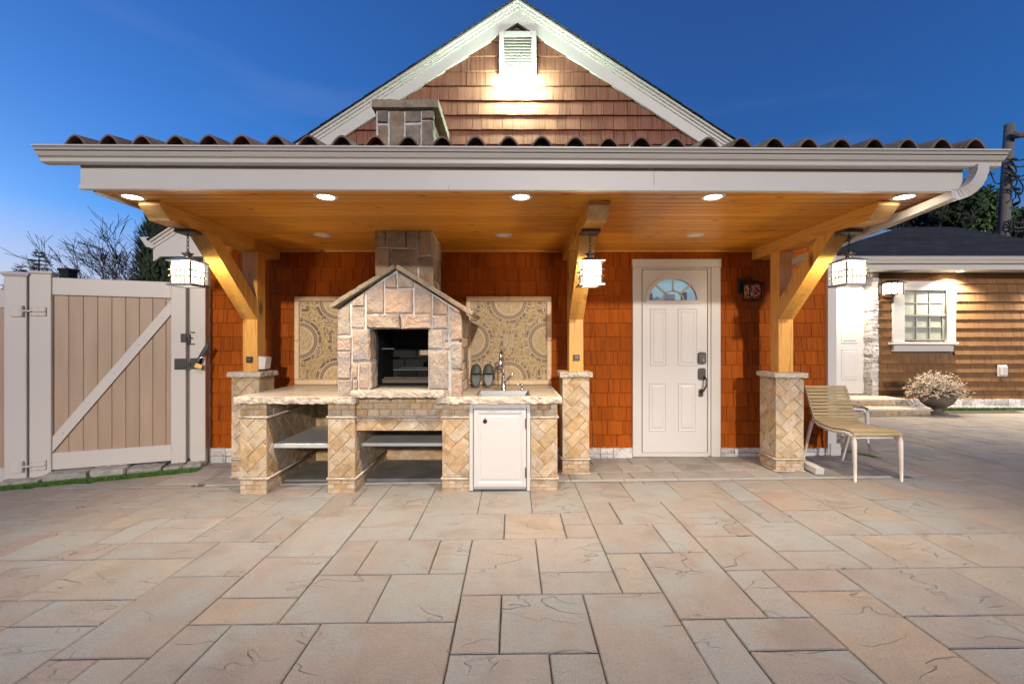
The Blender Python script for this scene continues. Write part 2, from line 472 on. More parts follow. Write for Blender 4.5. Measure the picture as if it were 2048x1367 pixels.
M['shingle_far'] = surf('brown_house_shingle', [(.160,.084,.036),(.22,.118,.053),(.19,.10,.044)], (20,1,.6), 2.5, rough=.8, bump=.6, rand=.08, **shingle_kw)
M['granite'] = surf('pink_granite', [(.31,.215,.15),(.47,.355,.26),(.39,.275,.195)], ns=7, rough=.85, bump=1.0, bs=48, bdist=.016, rand=.14, hue=.008,
    speck=[(180,(.10,.085,.08),.60,.68), (240,(.55,.50,.46),.62,.70)], layer=(5,(.30,.27,.25),.50,.62))
M['granite_dark'] = surf('chimney_granite', [(.23,.16,.105),(.34,.25,.17),(.28,.20,.135)], ns=7, rough=.85, bump=.9, bs=45, bdist=.012, rand=.15, hue=.005,
    speck=[(160,(.07,.06,.05),.60,.68)], layer=(4,(.20,.17,.14),.50,.62))
M['granite_curb'] = surf('grey_granite_block', [(.20,.19,.17),(.33,.31,.28),(.25,.24,.21)], ns=9, rough=.9, bump=1.0, bs=40, bdist=.012, rand=.15,
    speck=[(200,(.06,.06,.055),.58,.66), (220,(.55,.53,.48),.62,.70)])
M['mortar'] = surf('pale_mortar', [(.46,.46,.44),(.60,.60,.58)], ns=25, rough=.95, bump=.5, bs=70, rand=0)
M['mortar_dark'] = surf('brown_grout', [(.10,.08,.055),(.16,.125,.09)], ns=25, rough=.95, bump=.4, bs=70, rand=0)
M['grout'] = surf('travertine_grout', [(.24,.185,.125),(.33,.26,.18)], ns=25, rough=.95, bump=.4, bs=70, rand=0)
M['travertine'] = surf('travertine_tile', [(.33,.22,.115),(.51,.37,.215),(.43,.30,.165)], ns=9, rough=.62, bump=.5, bs=28, bdist=.004, rand=.12, hue=.005,
    speck=[(90,(.16,.11,.065),.64,.70)], layer=(6,(.56,.45,.32),.5,.62), vein=((1,2.5,1), 9, (.22,.155,.09), .5))
M['trav_edge'] = surf('chiselled_travertine', [(.40,.32,.23),(.62,.54,.43),(.50,.42,.32)], (1,1,2.5), 10, rough=.8, bump=1.0, bs=26, bdist=.012, rand=.08,
    vein=((1,1,3), 14, (.16,.11,.07), .75))
M['counter'] = surf('honed_counter_stone', [(.40,.335,.25),(.50,.43,.34),(.45,.375,.29)], (.8,1.5,1), 4, rough=.3, bump=.06, bs=30, rand=.03, rr=(.22,.4),
    vein=((.8,1.6,1), 3, (.30,.23,.16), .18))
M['capstone'] = surf('split_sandstone', [(.23,.185,.125),(.33,.27,.19),(.27,.22,.15)], (1,1,1), 12, rough=.85, bump=.9, bs=34, bdist=.01, rand=.12, vein=((6,1,1), 5, (.11,.08,.05), .5))
M['paver'] = surf('split_concrete_paver', [(.215,.178,.155),(.27,.228,.200),(.245,.212,.188)], ns=3.2, detail=9, rough=.72, bump=1.0, bs=120, bdist=.007, rand=.05, hue=.008,
    layer=(2.6,(.255,.258,.245),.47,.62), speck=[(230,(.17,.145,.12),.56,.66), (320,(.46,.42,.37),.62,.70)], cleft=.95, rr=(.55,.8))
M['paver_warm'] = surf('ochre_concrete_paver', [(.245,.193,.148),(.295,.24,.19),(.26,.22,.182)], ns=3.0, detail=9, rough=.72, bump=1.0, bs=120, bdist=.007, rand=.05, hue=.008,
    layer=(2.4,(.265,.25,.225),.5,.66), speck=[(230,(.18,.145,.11),.56,.66), (320,(.47,.42,.35),.62,.70)], cleft=.95, rr=(.55,.8))
M['paver_porch'] = surf('porch_paver', [(.22,.195,.17),(.31,.28,.25),(.26,.23,.205)], ns=3.2, detail=9, rough=.75, bump=.5, bs=120, bdist=.004, rand=.14,
    speck=[(260,(.09,.08,.07),.60,.70)], cleft=.35)
M['sand'] = surf('dark_joint_sand', [(.045,.037,.028),(.08,.066,.052)], ns=60, rough=1, bump=.5, bs=200, rand=0)
M['soil'] = surf('garden_ground', [(.045,.05,.022),(.09,.08,.045)], ns=.7, rough=1, bump=.6, bs=12, rand=0)
M['ledge'] = surf('ledge_stone', [(.42,.39,.36),(.66,.63,.60),(.52,.49,.46)], ns=18, rough=.8, bump=1.0, bs=60, bdist=.008, rand=.25)
M['clay'] = surf('clay_roof_tile', [(.12,.070,.048),(.20,.122,.085),(.155,.092,.064)], ns=8, rough=.8, bump=.4, bs=60, rand=.28, hue=.015)
for k_ in ('shingle', 'shingle_gable', 'shingle_far'): M[k_].node_tree.nodes['Principled BSDF'].inputs['Specular IOR Level'].default_value = .12
M['asphalt'] = None
def asphalt_mat():
    m, nt, N, L, b = _mat('asphalt_shingles')
    tc = N.new('ShaderNodeTexCoord'); mp = N.new('ShaderNodeMapping'); mp.inputs['Scale'].default_value = (1, 1, 1.9)
    br = N.new('ShaderNodeTexBrick'); br.inputs['Scale'].default_value = 1.0
    br.inputs['Brick Width'].default_value = .3; br.inputs['Row Height'].default_value = .14; br.inputs['Mortar Size'].default_value = .008
    br.inputs['Color1'].default_value = (.022,.024,.028,1); br.inputs['Color2'].default_value = (.040,.042,.046,1); br.inputs['Mortar'].default_value = (.006,.006,.007,1)
    cx = N.new('ShaderNodeSeparateXYZ'); cb = N.new('ShaderNodeCombineXYZ')
    L.new(tc.outputs['Object'], mp.inputs['Vector']); L.new(mp.outputs[0], cx.inputs[0])
    L.new(cx.outputs['X'], cb.inputs['X']); L.new(cx.outputs['Z'], cb.inputs['Y']); L.new(cb.outputs[0], br.inputs['Vector'])
    n = N.new('ShaderNodeTexNoise'); n.inputs['Scale'].default_value = 90; L.new(tc.outputs['Object'], n.inputs['Vector'])
    mx = N.new('ShaderNodeMixRGB'); mx.blend_type = 'OVERLAY'; mx.inputs[0].default_value = .6
    L.new(br.outputs['Color'], mx.inputs[1]); L.new(n.outputs['Fac'], mx.inputs[2]); L.new(mx.outputs[0], b.inputs['Base Color'])
    bp = N.new('ShaderNodeBump'); bp.inputs['Strength'].default_value = .8; bp.inputs['Distance'].default_value = .01
    L.new(br.outputs['Color'], bp.inputs['Height']); L.new(bp.outputs[0], b.inputs['Normal']); b.inputs['Roughness'].default_value = .9
    return m
M['asphalt'] = asphalt_mat()
M['grass'] = surf('grass_blades', [(.045,.13,.014),(.11,.23,.03)], ns=20, rough=.7, bump=0, rand=.1)
M['grass_dry'] = surf('yellow_green_grass', [(.10,.16,.02),(.20,.26,.05)], ns=20, rough=.7, bump=0, rand=.1)
M['leafd'] = surf('dark_evergreen_leaves', [(.012,.022,.010),(.03,.05,.018)], ns=2, rough=.8, bump=0, rand=.2)
M['leaf'] = surf('green_leaves', [(.035,.07,.018),(.10,.17,.045)], ns=1.5, rough=.7, bump=0, rand=.2)
M['bark'] = surf('bare_bark', [(.035,.028,.025),(.07,.055,.045)], ns=20, rough=.9, bump=.5, rand=.1)
M['pole'] = surf('weathered_pole_wood', [(.13,.12,.105),(.21,.195,.17)], (8,8,.4), 5, rough=.9, bump=.5, bscale=(8,8,.4), bs=8, rand=.0)
M['wire'] = flat('black_cable', (.012, .012, .014), .6)
M['pot'] = surf('pot_composite', [(.12,.095,.075),(.17,.14,.11)], ns=8, rough=.7, bump=.3, rand=0)
M['pinkleaf'] = surf('pink_cream_sprigs', [(.58,.38,.30),(.70,.56,.42),(.60,.58,.32)], ns=7, rough=.7, bump=0, rand=0)
M['slatwood'] = surf('bench_slat_wood', [(.25,.18,.085),(.36,.27,.14),(.30,.22,.11)], (1.5,14,14), 3, rough=.55, bump=.2, bscale=(1,25,25), bs=4, bdist=.002, rand=.12)
M['chairwhite'] = flat('chair_white_enamel', (.68, .63, .57), .35)
M['rubber'] = flat('grey_green_foam', (.05, .058, .05), .5, bump=.3, bs=120)
M['rubber_in'] = flat('grey_green_footbed', (.065, .073, .062), .3)
M['brass'] = flat('brass', (.55, .33, .10), .35, .8)
M['concrete'] = surf('porch_slab_concrete', [(.16,.15,.13),(.25,.235,.20)], ns=5, rough=.85, bump=.3, bs=60, rand=.05)
M['shelf'] = surf('pale_stone_shelf', [(.44,.46,.44),(.52,.54,.52)], ns=6, rough=.35, bump=.1, bs=60, rand=.03)
M['mos_pale'] = surf('mosaic_pale', [(.58,.41,.235),(.70,.53,.33)], ns=40, rough=.55, bump=.3, bs=90, rand=0)
M['mos_olive'] = surf('mosaic_olive', [(.36,.235,.055),(.56,.39,.12),(.45,.30,.08)], ns=70, rough=.5, bump=.3, bs=90, rand=0)
M['mos_dark'] = surf('mosaic_dark', [(.10,.062,.028),(.17,.11,.055)], ns=70, rough=.5, bump=.3, bs=90, rand=0)
def frosted(name, col, es, tr):
    m, nt, N, L, b = _mat(name)
    N.remove(b); e = N.new('ShaderNodeEmission'); e.inputs['Color'].default_value = (*col, 1); e.inputs['Strength'].default_value = es
    t = N.new('ShaderNodeBsdfTransparent'); mx = N.new('ShaderNodeMixShader'); mx.inputs[0].default_value = tr
    L.new(e.outputs[0], mx.inputs[1]); L.new(t.outputs[0], mx.inputs[2]); L.new(mx.outputs[0], N['Material Output'].inputs['Surface']); return m
M['can'] = glow('can_light_lens', (1.0, .86, .66), CAN_E)
M['lantern_glass'] = frosted('lit_frosted_glass', (1.0, .88, .70), LANTERN_E, .30)
M['flood'] = glow('floodlight_lens', (.70, 1.0, .76), GABLE_E)
M['far_glow'] = glow('far_lantern_glass', (1.0, .80, .52), FAR_E)
M['far_can'] = glow('far_soffit_lens', (1.0, .88, .70), 16)
M['off_lens'] = flat('unlit_lens', (.75, .68, .60), .5)
def glass_mat(name, col, rough=.03):
    m, nt, N, L, b = _mat(name)
    b.inputs['Base Color'].default_value = (*col, 1); b.inputs['Roughness'].default_value = rough
    b.inputs['Specular IOR Level'].default_value = 1.0; b.inputs['Coat Weight'].default_value = 1.0; b.inputs['Coat Roughness'].default_value = .02
    return m
M['glass'] = glass_mat('window_glass', (.28, .38, .40))
def red_glass():
    m, nt, N, L, b = _mat('mottled_red_glass')
    tc = N.new('ShaderNodeTexCoord'); v = N.new('ShaderNodeTexNoise'); v.inputs['Scale'].default_value = 75; v.inputs['Detail'].default_value = 1
    L.new(tc.outputs['Object'], v.inputs['Vector'])
    cr = N.new('ShaderNodeValToRGB'); cr.color_ramp.elements[0].position = .53; cr.color_ramp.elements[0].color = (.22,.03,.015,1)
    cr.color_ramp.elements[1].position = .60; cr.color_ramp.elements[1].color = (.62,.52,.40,1)
    L.new(v.outputs['Fac'], cr.inputs[0]); L.new(cr.outputs[0], b.inputs['Base Color']); b.inputs['Roughness'].default_value = .2
    return m
M['redglass'] = red_glass()
M['room'] = flat('glowing_room_paint', (.55,.62,.62), .8, em=(.55,.75,.80), es=.16)  # paint glows faintly, standing in for light inside the room
M['room_dark'] = flat('room_dark_things', (.06,.06,.06), .6)
def pane_mat():
    m, nt, N, L, b = _mat('clear_door_glass')
    b.inputs['Base Color'].default_value = (.8,.9,.9,1); b.inputs['Roughness'].default_value = .02
    t = N.new('ShaderNodeBsdfTransparent'); t.inputs['Color'].default_value = (.85,.93,.93,1); mx = N.new('ShaderNodeMixShader'); mx.inputs[0].default_value = .80
    g = N.new('ShaderNodeBsdfGlossy'); g.inputs['Roughness'].default_value = .02
    L.new(g.outputs[0], mx.inputs[1]); L.new(t.outputs[0], mx.inputs[2]); L.new(mx.outputs[0], N['Material Output'].inputs['Surface']); return m
M['pane'] = pane_mat()

# ------------------------------------------------------------------ ground and patio
WY = 4.90                      # the shingled wall behind the porch
g = MB(); n = 24
for j in range(n+1):
    for i in range(n+1):
        sx, sy = (i/n*2-1), (j/n*2-1)
        x = 500*sx*abs(sx)**1.5; y = 500*sy*abs(sy)**1.5 + 4
        g.v.append((x, y, .012*(max(-12, min(14, x))-2.6) - .10))
g.f = [(j*(n+1)+i, j*(n+1)+i+1, (j+1)*(n+1)+i+1, (j+1)*(n+1)+i) for j in range(n) for i in range(n)]
g.build('ground', M['soil'], kind='structure')

def tilt_sheet(poly, z):
    m = MB(); m.add([(x, y, gz(x)+z) for x, y in poly], [tuple(range(len(poly)))]); return m
PX0, PMOD, PY0, PMY = -.054, .209, 1.830, .2133
patio = tilt_sheet([(-6.2, .2), (11.5, .2), (11.5, 8.0), (3.6, 8.0), (3.6, WY), (-3.4, WY), (-3.5, 4.42), (-4.75, 4.02), (-6.2, 3.5)], -.022).build('patio', M['sand'], kind='structure')
GATE_A, GATE_B = Vector((-4.9, 4.10)), Vector((-3.30, 4.67))
hand = [(-1,0,0,2),(0,0,2,2),(2,-1,4,2),(-1,2,1,5),(1,3,3,5),(1,2,3,3),(3,2,4,4),(3,4,5,6),(5,4,6,6),(4,1,6,4),(4,-1,5,1),(5,0,7,1),(5,-2,7,0),
 (6,1,7,3),(6,3,8,5),(7,2,9,3),(7,-1,9,2),(9,1,12,3),(12,1,14,3),(9,0,11,1),(11,-1,13,1),(9,-2,11,0),(8,3,10,4),(8,4,10,6),(10,3,11,5),(11,3,13,5),(13,3,16,5),
 (12,5,14,6),(10,5,12,7),(6,5,8,7),(-7,1,-5,2),(-7,2,-5,4),(-5,1,-3,3),(-3,1,-1,3),(-6,-1,-4,1),(-4,-1,-1,1),(-1,-2,1,0),(1,-2,2,0),(-7,-1,-6,1),
 (-12,2,-9,4),(-14,2,-12,4),(-9,0,-7,3),(-9,3,-7,5),(-7,4,-5,7),(-12,4,-9,5),(-13,5,-12,7),(-12,5,-10,7),(-10,5,-8,7),(-8,5,-7,7),(-13,4,-12,5),
 (-11,1,-9,2),(-11,-1,-9,1),(-10,-3,-8,-1),(-9,-1,-8,0),(-8,-1,-7,0),(-5,3,-4,5),(-4,3,-2,5),(-2,3,-1,5),(-5,5,-3,6),(-5,6,-3,8),(-3,5,0,7),(0,5,2,7),(2,5,3,6),
 (2,6,3,7),(-3,7,-1,10),(-1,7,1,10),(1,7,3,10),(3,6,4,8),(4,6,6,8),(-5,8,-3,10),(3,8,5,10),(-7,7,-5,8),(-9,7,-7,9),(5,8,7,10)]
occ = set(); rects = []
def put(a, b, c, d):
    cells = {(i, k) for i in range(a, c) for k in range(b, d)}
    if cells & occ: return False
    occ.update(cells); rects.append((a, b, c, d)); return True
for r_ in hand: put(*r_)
rng = random.Random(5)
for k in range(-5, 30):
    for i in range(-30, 56):
        if (i, k) in occ: continue
        opts = [(3,2),(2,3),(2,2),(2,2),(2,1),(1,2),(3,2)]; rng.shuffle(opts)
        for w_, h_ in opts+[(2,1),(1,2),(1,1)]:
            if put(i, k, i+w_, k+h_): break
DR0, DR1 = 4.045, 4.115        # trench drain in front of the porch
def pgon(x0, x1, y0, y1, part=0):
    """the pieces of one paver that stay outside the fence line, house and porch"""
    p = [(x0,y0),(x1,y0),(x1,y1),(x0,y1)]
    d = GATE_B-GATE_A; nx, ny = -d.y, d.x
    p = cut(p, nx, ny, nx*GATE_A.x+ny*GATE_A.y - .17*d.length)
    if len(p) < 3: return None
    if (x0 > 3.735 or y1 < DR0) and part == 0: pass
    elif part == 1: p = clip_rect(p, 3.604, 99, DR1+.004, 99) if x1 > 3.61 else None
    elif part == 2: p = clip_rect(p, 3.724, 99, DR0-.002, DR1+.002) if x1 > 3.73 else None
    elif part == 3: p = clip_rect(p, -99, -3.384, DR0-.002, 99) if x0 < -3.39 else None
    elif part == 4: p = clip_rect(p, -3.382, -2.955, DR0-.002, DR1+.004) if x0 < -2.96 and x1 > -3.38 else None
    elif y0 < DR0: p = clip_rect(p, -99, 99, -99, DR0-.004)
    else: return None
    return p if p and len(p) > 2 and parea(p) > .006 else None
pm = {}; pav = []
for (a, b, c, d) in rects:
    x0, x1, y0, y1 = PX0+PMOD*a, PX0+PMOD*c, PY0+PMY*b, PY0+PMY*d
    if y0 < .55 or y1 > 7.80 or x0 > 11 or x1 < -6: continue
    rv = rng.random()
    for part in range(5):
        if part and not (y1 > DR0 and x0 < 3.74): continue
        p = pgon(x0, x1, y0, y1, part)
        if not p: continue
        cx, cy = (x0+x1)/2, (y0+y1)/2
        vis = abs(cx)/cy < 1.30 and cy > 1.25
        pav.append((parea(p)/cy**3 if vis else 0, p, x0, x1, y0, y1, rv))
# the porch floor behind the drain, smaller and greyer
yk = [DR1+.006, 4.34, 4.60, 4.895]
for r_ in range(3):
    x = -3.38
    while x < 3.58:
        w_ = rng.choice([.30,.42,.55,.42]); x1 = min(3.6, x+w_)
        if 3.6-x1 < .12: x1 = 3.6
        pav.append((parea([(x,yk[r_]),(x1,yk[r_]),(x1,yk[r_+1]),(x,yk[r_+1])])/4.6**3*.6, [(x,yk[r_]),(x1,yk[r_]),(x1,yk[r_+1]),(x,yk[r_+1])], x, x1, yk[r_], yk[r_+1], 9)); x = x1
pav.sort(key=lambda t: -t[0])
rest = {}
for idx, (ar, p, x0, x1, y0, y1, rv) in enumerate(pav):
    q = shrink(clean(p), rng.uniform(.0012, .0026))
    if len(q) < 3: continue
    mat = 'paver_porch' if rv == 9 else ('paver_warm' if rv < (.15 if x0 < 2.0 else .60) else 'paver')
    cx = sum(t[0] for t in q)/len(q); cy = sum(t[1] for t in q)/len(q)
    dz = rng.uniform(-.0012, .0012); tx, ty = rng.uniform(-.002,.002), rng.uniform(-.002,.002)
    TT = lambda u, v, h: (u, v, gz(u)-.045+h+dz+(u-cx)*tx+(v-cy)*ty)
    if cy < 3.4 and ar > 0:        # worn, slightly wavy edges on the nearest stones
        sd = idx*.37
        rim = []
        for i_, a_ in enumerate(q):
            b_ = q[(i_+1) % len(q)]; n_ = max(1, min(5, round(math.hypot(b_[0]-a_[0], b_[1]-a_[1])/.09)))
            for k_ in range(n_):
                t_ = k_/n_; x_, y_ = a_[0]+(b_[0]-a_[0])*t_, a_[1]+(b_[1]-a_[1])*t_
                j_ = .0022*mn.noise(Vector((x_*31+sd, y_*31, sd)))+.0012
                L2 = max(1e-6, math.hypot(cx-x_, cy-y_)); rim.append((x_+(cx-x_)/L2*j_, y_+(cy-y_)/L2*j_))
        hx_, hy_ = (max(t[0] for t in q)-min(t[0] for t in q))/2, (max(t[1] for t in q)-min(t[1] for t in q))/2
        inn = [(cx+(x_-cx)*(1-.005/hx_), cy+(y_-cy)*(1-.005/hy_)) for x_, y_ in rim]; n_ = len(rim); m = MB()
        m.add([TT(x_, y_, .0) for x_, y_ in rim]+[TT(x_, y_, .040) for x_, y_ in rim]+[TT(x_, y_, .045) for x_, y_ in inn],
              [(r2*n_+i_, r2*n_+(i_+1) % n_, (r2+1)*n_+(i_+1) % n_, (r2+1)*n_+i_) for r2 in (0, 1) for i_ in range(n_)]+[tuple(2*n_+i_ for i_ in range(n_))])
        fixn(m)
    else: m = plate(q, TT, .045, .004)
    if not m: continue
    if ar > 0 and idx < 300: m.build('paver', M[mat], patio)
    else: rest.setdefault(mat, MB()).add(m.v, m.f)
for k, m in rest.items(): m.build('paver_field', M[k], patio, kind='stuff')

# trench drain grates
dr = thing('trench_drain', (-2.7, 4.08, 0), 'pale slotted trench drain set flush in the paving along the front of the porch', 'drain')
ch = MB()
for x0, x1 in ((-2.95, 3.72),):
    ch.add([(x0,DR0,gz(x0)-.03),(x1,DR0,gz(x1)-.03),(x1,DR1,gz(x1)-.03),(x0,DR1,gz(x0)-.03)], [(0,1,2,3)])
    for y in (DR0, DR1):
        ch.add([(x0,y-.004,gz(x0)-.03),(x1,y-.004,gz(x1)-.03),(x1,y+.004,gz(x1)-.03),(x0,y+.004,gz(x0)-.03),
                (x0,y-.004,gz(x0)+.001),(x1,y-.004,gz(x1)+.001),(x1,y+.004,gz(x1)+.001),(x0,y+.004,gz(x0)+.001)],
               [(0,3,2,1),(4,5,6,7),(0,1,5,4),(1,2,6,5),(2,3,7,6),(3,0,4,7)])
ch.build('channel', flat('drain_dark', (.10,.10,.095), .7), dr)
gm = MB(); L_ = .50
gm.box(-L_/2+.003, L_/2-.003, -.030, -.023, -.004, .004); gm.box(-L_/2+.003, L_/2-.003, .023, .030, -.004, .004)
gm.box(-L_/2+.003, L_/2-.003, -.003, .003, -.004, .0035)
k = -L_/2+.006
while k < L_/2-.008:
    gm.box(k, k+.006, -.0235, .0235, -.004, .003); k += .0135
gme, _ = gm.mesh('grate', flat('grate_grey', (.42, .42, .40), .5), origin=(0,0,0))
x = -2.95+.25
while x < 3.72:
    if not (-2.95 < x < -2.65):
        o = link('grate', gme, (x, (DR0+DR1)/2, gz(x)-.002), dr); o.rotation_euler = (0, -.012, 0)
    x += L_
o = link('grate', gme, (-2.62, 4.085, gz(-2.62)-.004), dr); o.rotation_euler = (0, -.012, R(1.5))

# ------------------------------------------------------------------ the shingled house
HX0, HX1, CXH = -3.38, 3.51, .06
ZC = PZ(500, WY)              # porch ceiling height
RY = 4.84                     # front of the gable overhang
APZ = PZ(0, RY)               # roof peak
def rake(x, off=0): return APZ - .655*abs(x-CXH) + off
house = thing('gabled_house', (CXH, WY, 0), 'cedar shingled gable house behind the porch, white rakes and a louvred vent at its peak', 'house')
zb = .085
NX0, NX1, NZ0, NZ1, NY = 1.50, 2.09, 1.70, 2.00, WY+.70
wall = MB().prism([(HX0, zb), (HX1, zb), (HX1, rake(HX1)-.15), (CXH, APZ-.15), (HX0, rake(HX0)-.15)], 'y', NY, 12.0)
wall.prism([(HX0, NZ1), (HX1, NZ1), (HX1, rake(HX1)-.15), (CXH, APZ-.15), (HX0, rake(HX0)-.15)], 'y', WY+.012, NY-.001)
wall.box(HX0, NX0, WY+.012, NY-.001, zb, NZ1-.0005); wall.box(NX1, HX1, WY+.012, NY-.001, zb, NZ1-.0005); wall.box(NX0+.0005, NX1-.0005, WY+.012, NY-.001, zb, NZ0)
wall = wall.build('wall', M['mortar_dark'], house)

shc = {}
def shingle_mesh(w_, h_, mat, thick=.016):
    key = (round(w_, 3), round(h_, 3), mat)
    if key not in shc:
        m = MB(); a, hw, hh = .0015, w_/2, h_/2
        m.add([(-hw,0,-hh),(hw,0,-hh),(hw,0,hh),(-hw,0,hh),(-hw,-thick,-hh),(hw,-thick,-hh),(hw,-.004,hh),(-hw,-.004,hh),
               (-hw+a,-thick-a,-hh+a*2),(hw-a,-thick-a,-hh+a*2)],
              [(0,1,2,3),(0,4,5,1),(4,8,9,5),(8,7,6,9),(3,2,6,7),(0,3,7,4),(4,7,8),(1,5,6,2),(5,9,6)])
        shc[key], _ = m.mesh('shingle', M[mat], origin=(0,0,0))
    return shc[key]
def shingle_rows(spans_at, z0, expo, nrows, mat, rs, widths, thick=.016, lap=.02):
    """[(x centre, z centre, mesh key w, h)] rows of shingles filling the free spans"""
    out = []; rr = random.Random(rs)
    for r_ in range(nrows):
        z = z0 + r_*expo
        for (a, b) in spans_at(z, z+expo):
            x = a; first = True
            while x < b-.004:
                w_ = rr.choice(widths)
                if first and b-a > .3: w_ = max(.05, w_*rr.uniform(.4, 1)); w_ = round(w_, 2)
                first = False
                if b-(x+w_) < .055: w_ = b-x
                out.append((x+w_/2, z+(expo+lap)/2 + rr.uniform(-.0025, .0025), w_-.004, expo+lap, mat, thick, rr.uniform(-1, 1)))
                x += w_
    return out
DX0, DX1 = PX(1264, WY), PX(1438.5, WY)
DZ0, DZ1 = .0, PZ(519, WY)
def spans_low(z0, z1):
    sp = [(HX0, HX1)]
    if z1 < DZ1+.004: sp = [(HX0, DX0), (DX1, HX1)]
    return sp
EX = PZ(657.4, WY)-PZ(685.2, WY)
zrow0 = PZ(895.7, WY)
low = shingle_rows(spans_low, zrow0, EX, 15, 'shingle', 3, [.11,.13,.15,.17,.19,.15,.13])
def hidden(x, z):              # behind the stone oven, mosaics and counter
    return (-2.43 < x < .43 and .74 < z < 1.80) or (-2.36 < x < .38 and z < .8) or (z < .80 and -2.75 < x < -2.36) or (-1.2 < x < -.8)
def spans_gab(z0, z1):
    zz = z0+.02; hw = (APZ-.06-zz)/.655
    a, b = CXH-hw, CXH+hw
    a, b = max(a, HX0), min(b, HX1)
    if b-a < .1: return []
    VX0, VX1, VZ0 = PX(997, WY), PX(1074, WY), PZ(158, WY)
    if z0 > VZ0-.03: return [(a, VX0), (VX1, b)] if VX0-a > .04 else []
    return [(a, b)]
EXG = PZ(200, WY)-PZ(229.2, WY)
gab = shingle_rows(spans_gab, PZ(290, WY)-3*EXG, EXG, 12, 'shingle_gable', 9, [.10,.12,.14,.16,.11,.13], thick=.030)
cand = []
for s_ in low: cand.append((s_[2]*s_[3]*(.0 if hidden(s_[0], s_[1]) else 1), s_))
for s_ in gab: cand.append((s_[2]*s_[3]*(1.0 if s_[1] > PZ(295, WY) and abs(s_[0]-CXH) < (APZ-.50-s_[1])/.655 else 0), s_))
cand.sort(key=lambda t: -t[0])
rest = {}
for i, (a, s_) in enumerate(cand):
    x, z, w_, h_, mt, th, jj = s_
    if a > 0 and i < 298:
        o = link('shingle', shingle_mesh(w_, h_, mt, th), (x, WY+.010+jj*.0015, z), wall); o.rotation_euler = (0, jj*.004, 0)
    else:
        me_ = shingle_mesh(w_, h_, mt, th); q = rest.setdefault(mt, MB())
        q.add([(v.co.x+x, v.co.y+WY+.010+jj*.0015, v.co.z+z) for v in me_.vertices], [tuple(p.vertices) for p in me_.polygons])
for k, m in rest.items(): m.build('shingle_field', M[k], wall, kind='stuff')

# ledge stone strip at the foot of the wall
def ledge_strip(x0, x1, z0, z1, Y, parent, seed, out=.03, zf=None):
    rr = random.Random(seed); x = x0; k = 0
    while x < x1-.02:
        w_ = rr.uniform(.10, .30); xe = min(x1, x+w_)
        if x1-xe < .07: xe = x1
        n_ = rr.choice([1, 2, 2]); zz = z0 if zf is None else zf(x)
        for r_ in range(n_):
            a, b = zz+(z1-zz)*r_/n_, zz+(z1-zz)*(r_+1)/n_
            MB().rough(x+.001, xe-.001, Y-out-rr.uniform(0,.012), Y+.01, a+.001, b-.001, .03, .006, .006, 30, seed+k).build('ledge_stone', M['ledge'], parent, smooth=False); k += 1
        x = xe
foot = MB().box(HX0, HX1, WY-.005, WY+.011, -.10, zb+.012).build('footing', M['mortar'], house)
ledge_strip(HX0+.01, -2.76, -.05, zb+.005, WY-.005, foot, 11, zf=lambda x: gz(x)-.01)
ledge_strip(.50, DX0-.002, 0, zb+.005, WY-.005, foot, 31, zf=lambda x: gz(x)-.01)
ledge_strip(DX1+.002, HX1, 0, zb+.005, WY-.005, foot, 51, zf=lambda x: gz(x)-.01)

# corner boards
MB().cbox(HX0-.055, HX0-.001, WY-.035, WY+.10, gz(HX0), 2.2, .002).build('corner_board', M['white'], house)
MB().cbox(HX1+.001, PX(1668, WY)+.0, WY-.04, WY+.12, gz(HX1)+.0, 2.45, .003).build('corner_board', M['white'], house)
cb = MB(); cb.cbox(HX1+.02, HX1+.13, WY-.055, WY-.041, gz(3.5), .145, .003); cb.cbox(PX(1668, WY)+.001, PX(1680, WY), WY-.02, WY+.10, gz(3.6), .10, .003)
cb.build('corner_base_trim', M['white'], house)
MB().cbox(HX1+.002, HX1+.10, WY+.125, 7.0, gz(3.5), .09, .003).build('side_footing', M['white'], house)

# rakes: white boards with stepped mouldings, roof edges above
for sgn, xe in ((-1, PX(303, RY)), (1, 3.62)):
    def rk(o0, o1, y0, y1, name, mat, bev=False):
        m = MB(); pts = [(CXH, APZ+o0), (xe, rake(xe)+o0), (xe, rake(xe)+o1), (CXH, APZ+o1)]
        m.prism(pts, 'y', y0, y1); return fixn(m).build(name, mat, house)
    rk(-.235, -.095, RY+.022, RY+.045, 'rake_board', M['white'])
    rk(-.095, -.060, RY+.010, RY+.05, 'rake_moulding', M['white'])
    rk(-.060, -.030, RY-.006, RY+.05, 'rake_moulding', M['white'])
    rk(-.235, -.095, RY+.046, WY, 'rake_soffit', M['white'])
    rk(-.029, -.008, RY-.030, RY+.05, 'drip_edge', M['white'])
    # roof plane
    m = MB(); pts = [(CXH, APZ-.007), (xe+.02*sgn, rake(xe)-.015), (xe+.02*sgn, rake(xe)+.004), (CXH, APZ+.006)]
    m.prism(pts, 'y', RY-.04, 12.2); roof = fixn(m).build('roof', M['asphalt'], house)
    L_ = math.hypot(xe-CXH, rake(xe)-APZ); nn = int(L_/.14)
    tabs = MB(); ang = math.atan2(rake(xe)-APZ, xe-CXH)
    for i in range(nn):
        a = (i+.1)/nn
        x0_, z0_ = CXH+(xe-CXH)*a, APZ+(rake(xe)-APZ)*a+.004
        x1_, z1_ = CXH+(xe-CXH)*(a+1.05/nn), APZ+(rake(xe)-APZ)*(a+1.05/nn)+.004
        q = MB(); q.prism([(x0_, z0_), (x1_, z1_+.007), (x1_, z1_), (x0_, z0_-.004)], 'y', RY-.05-random.random()*.008, 12.2); fixn(q); tabs.add(q.v, q.f)
    tabs.build('shingle_course', M['asphalt'], house, kind='stuff')
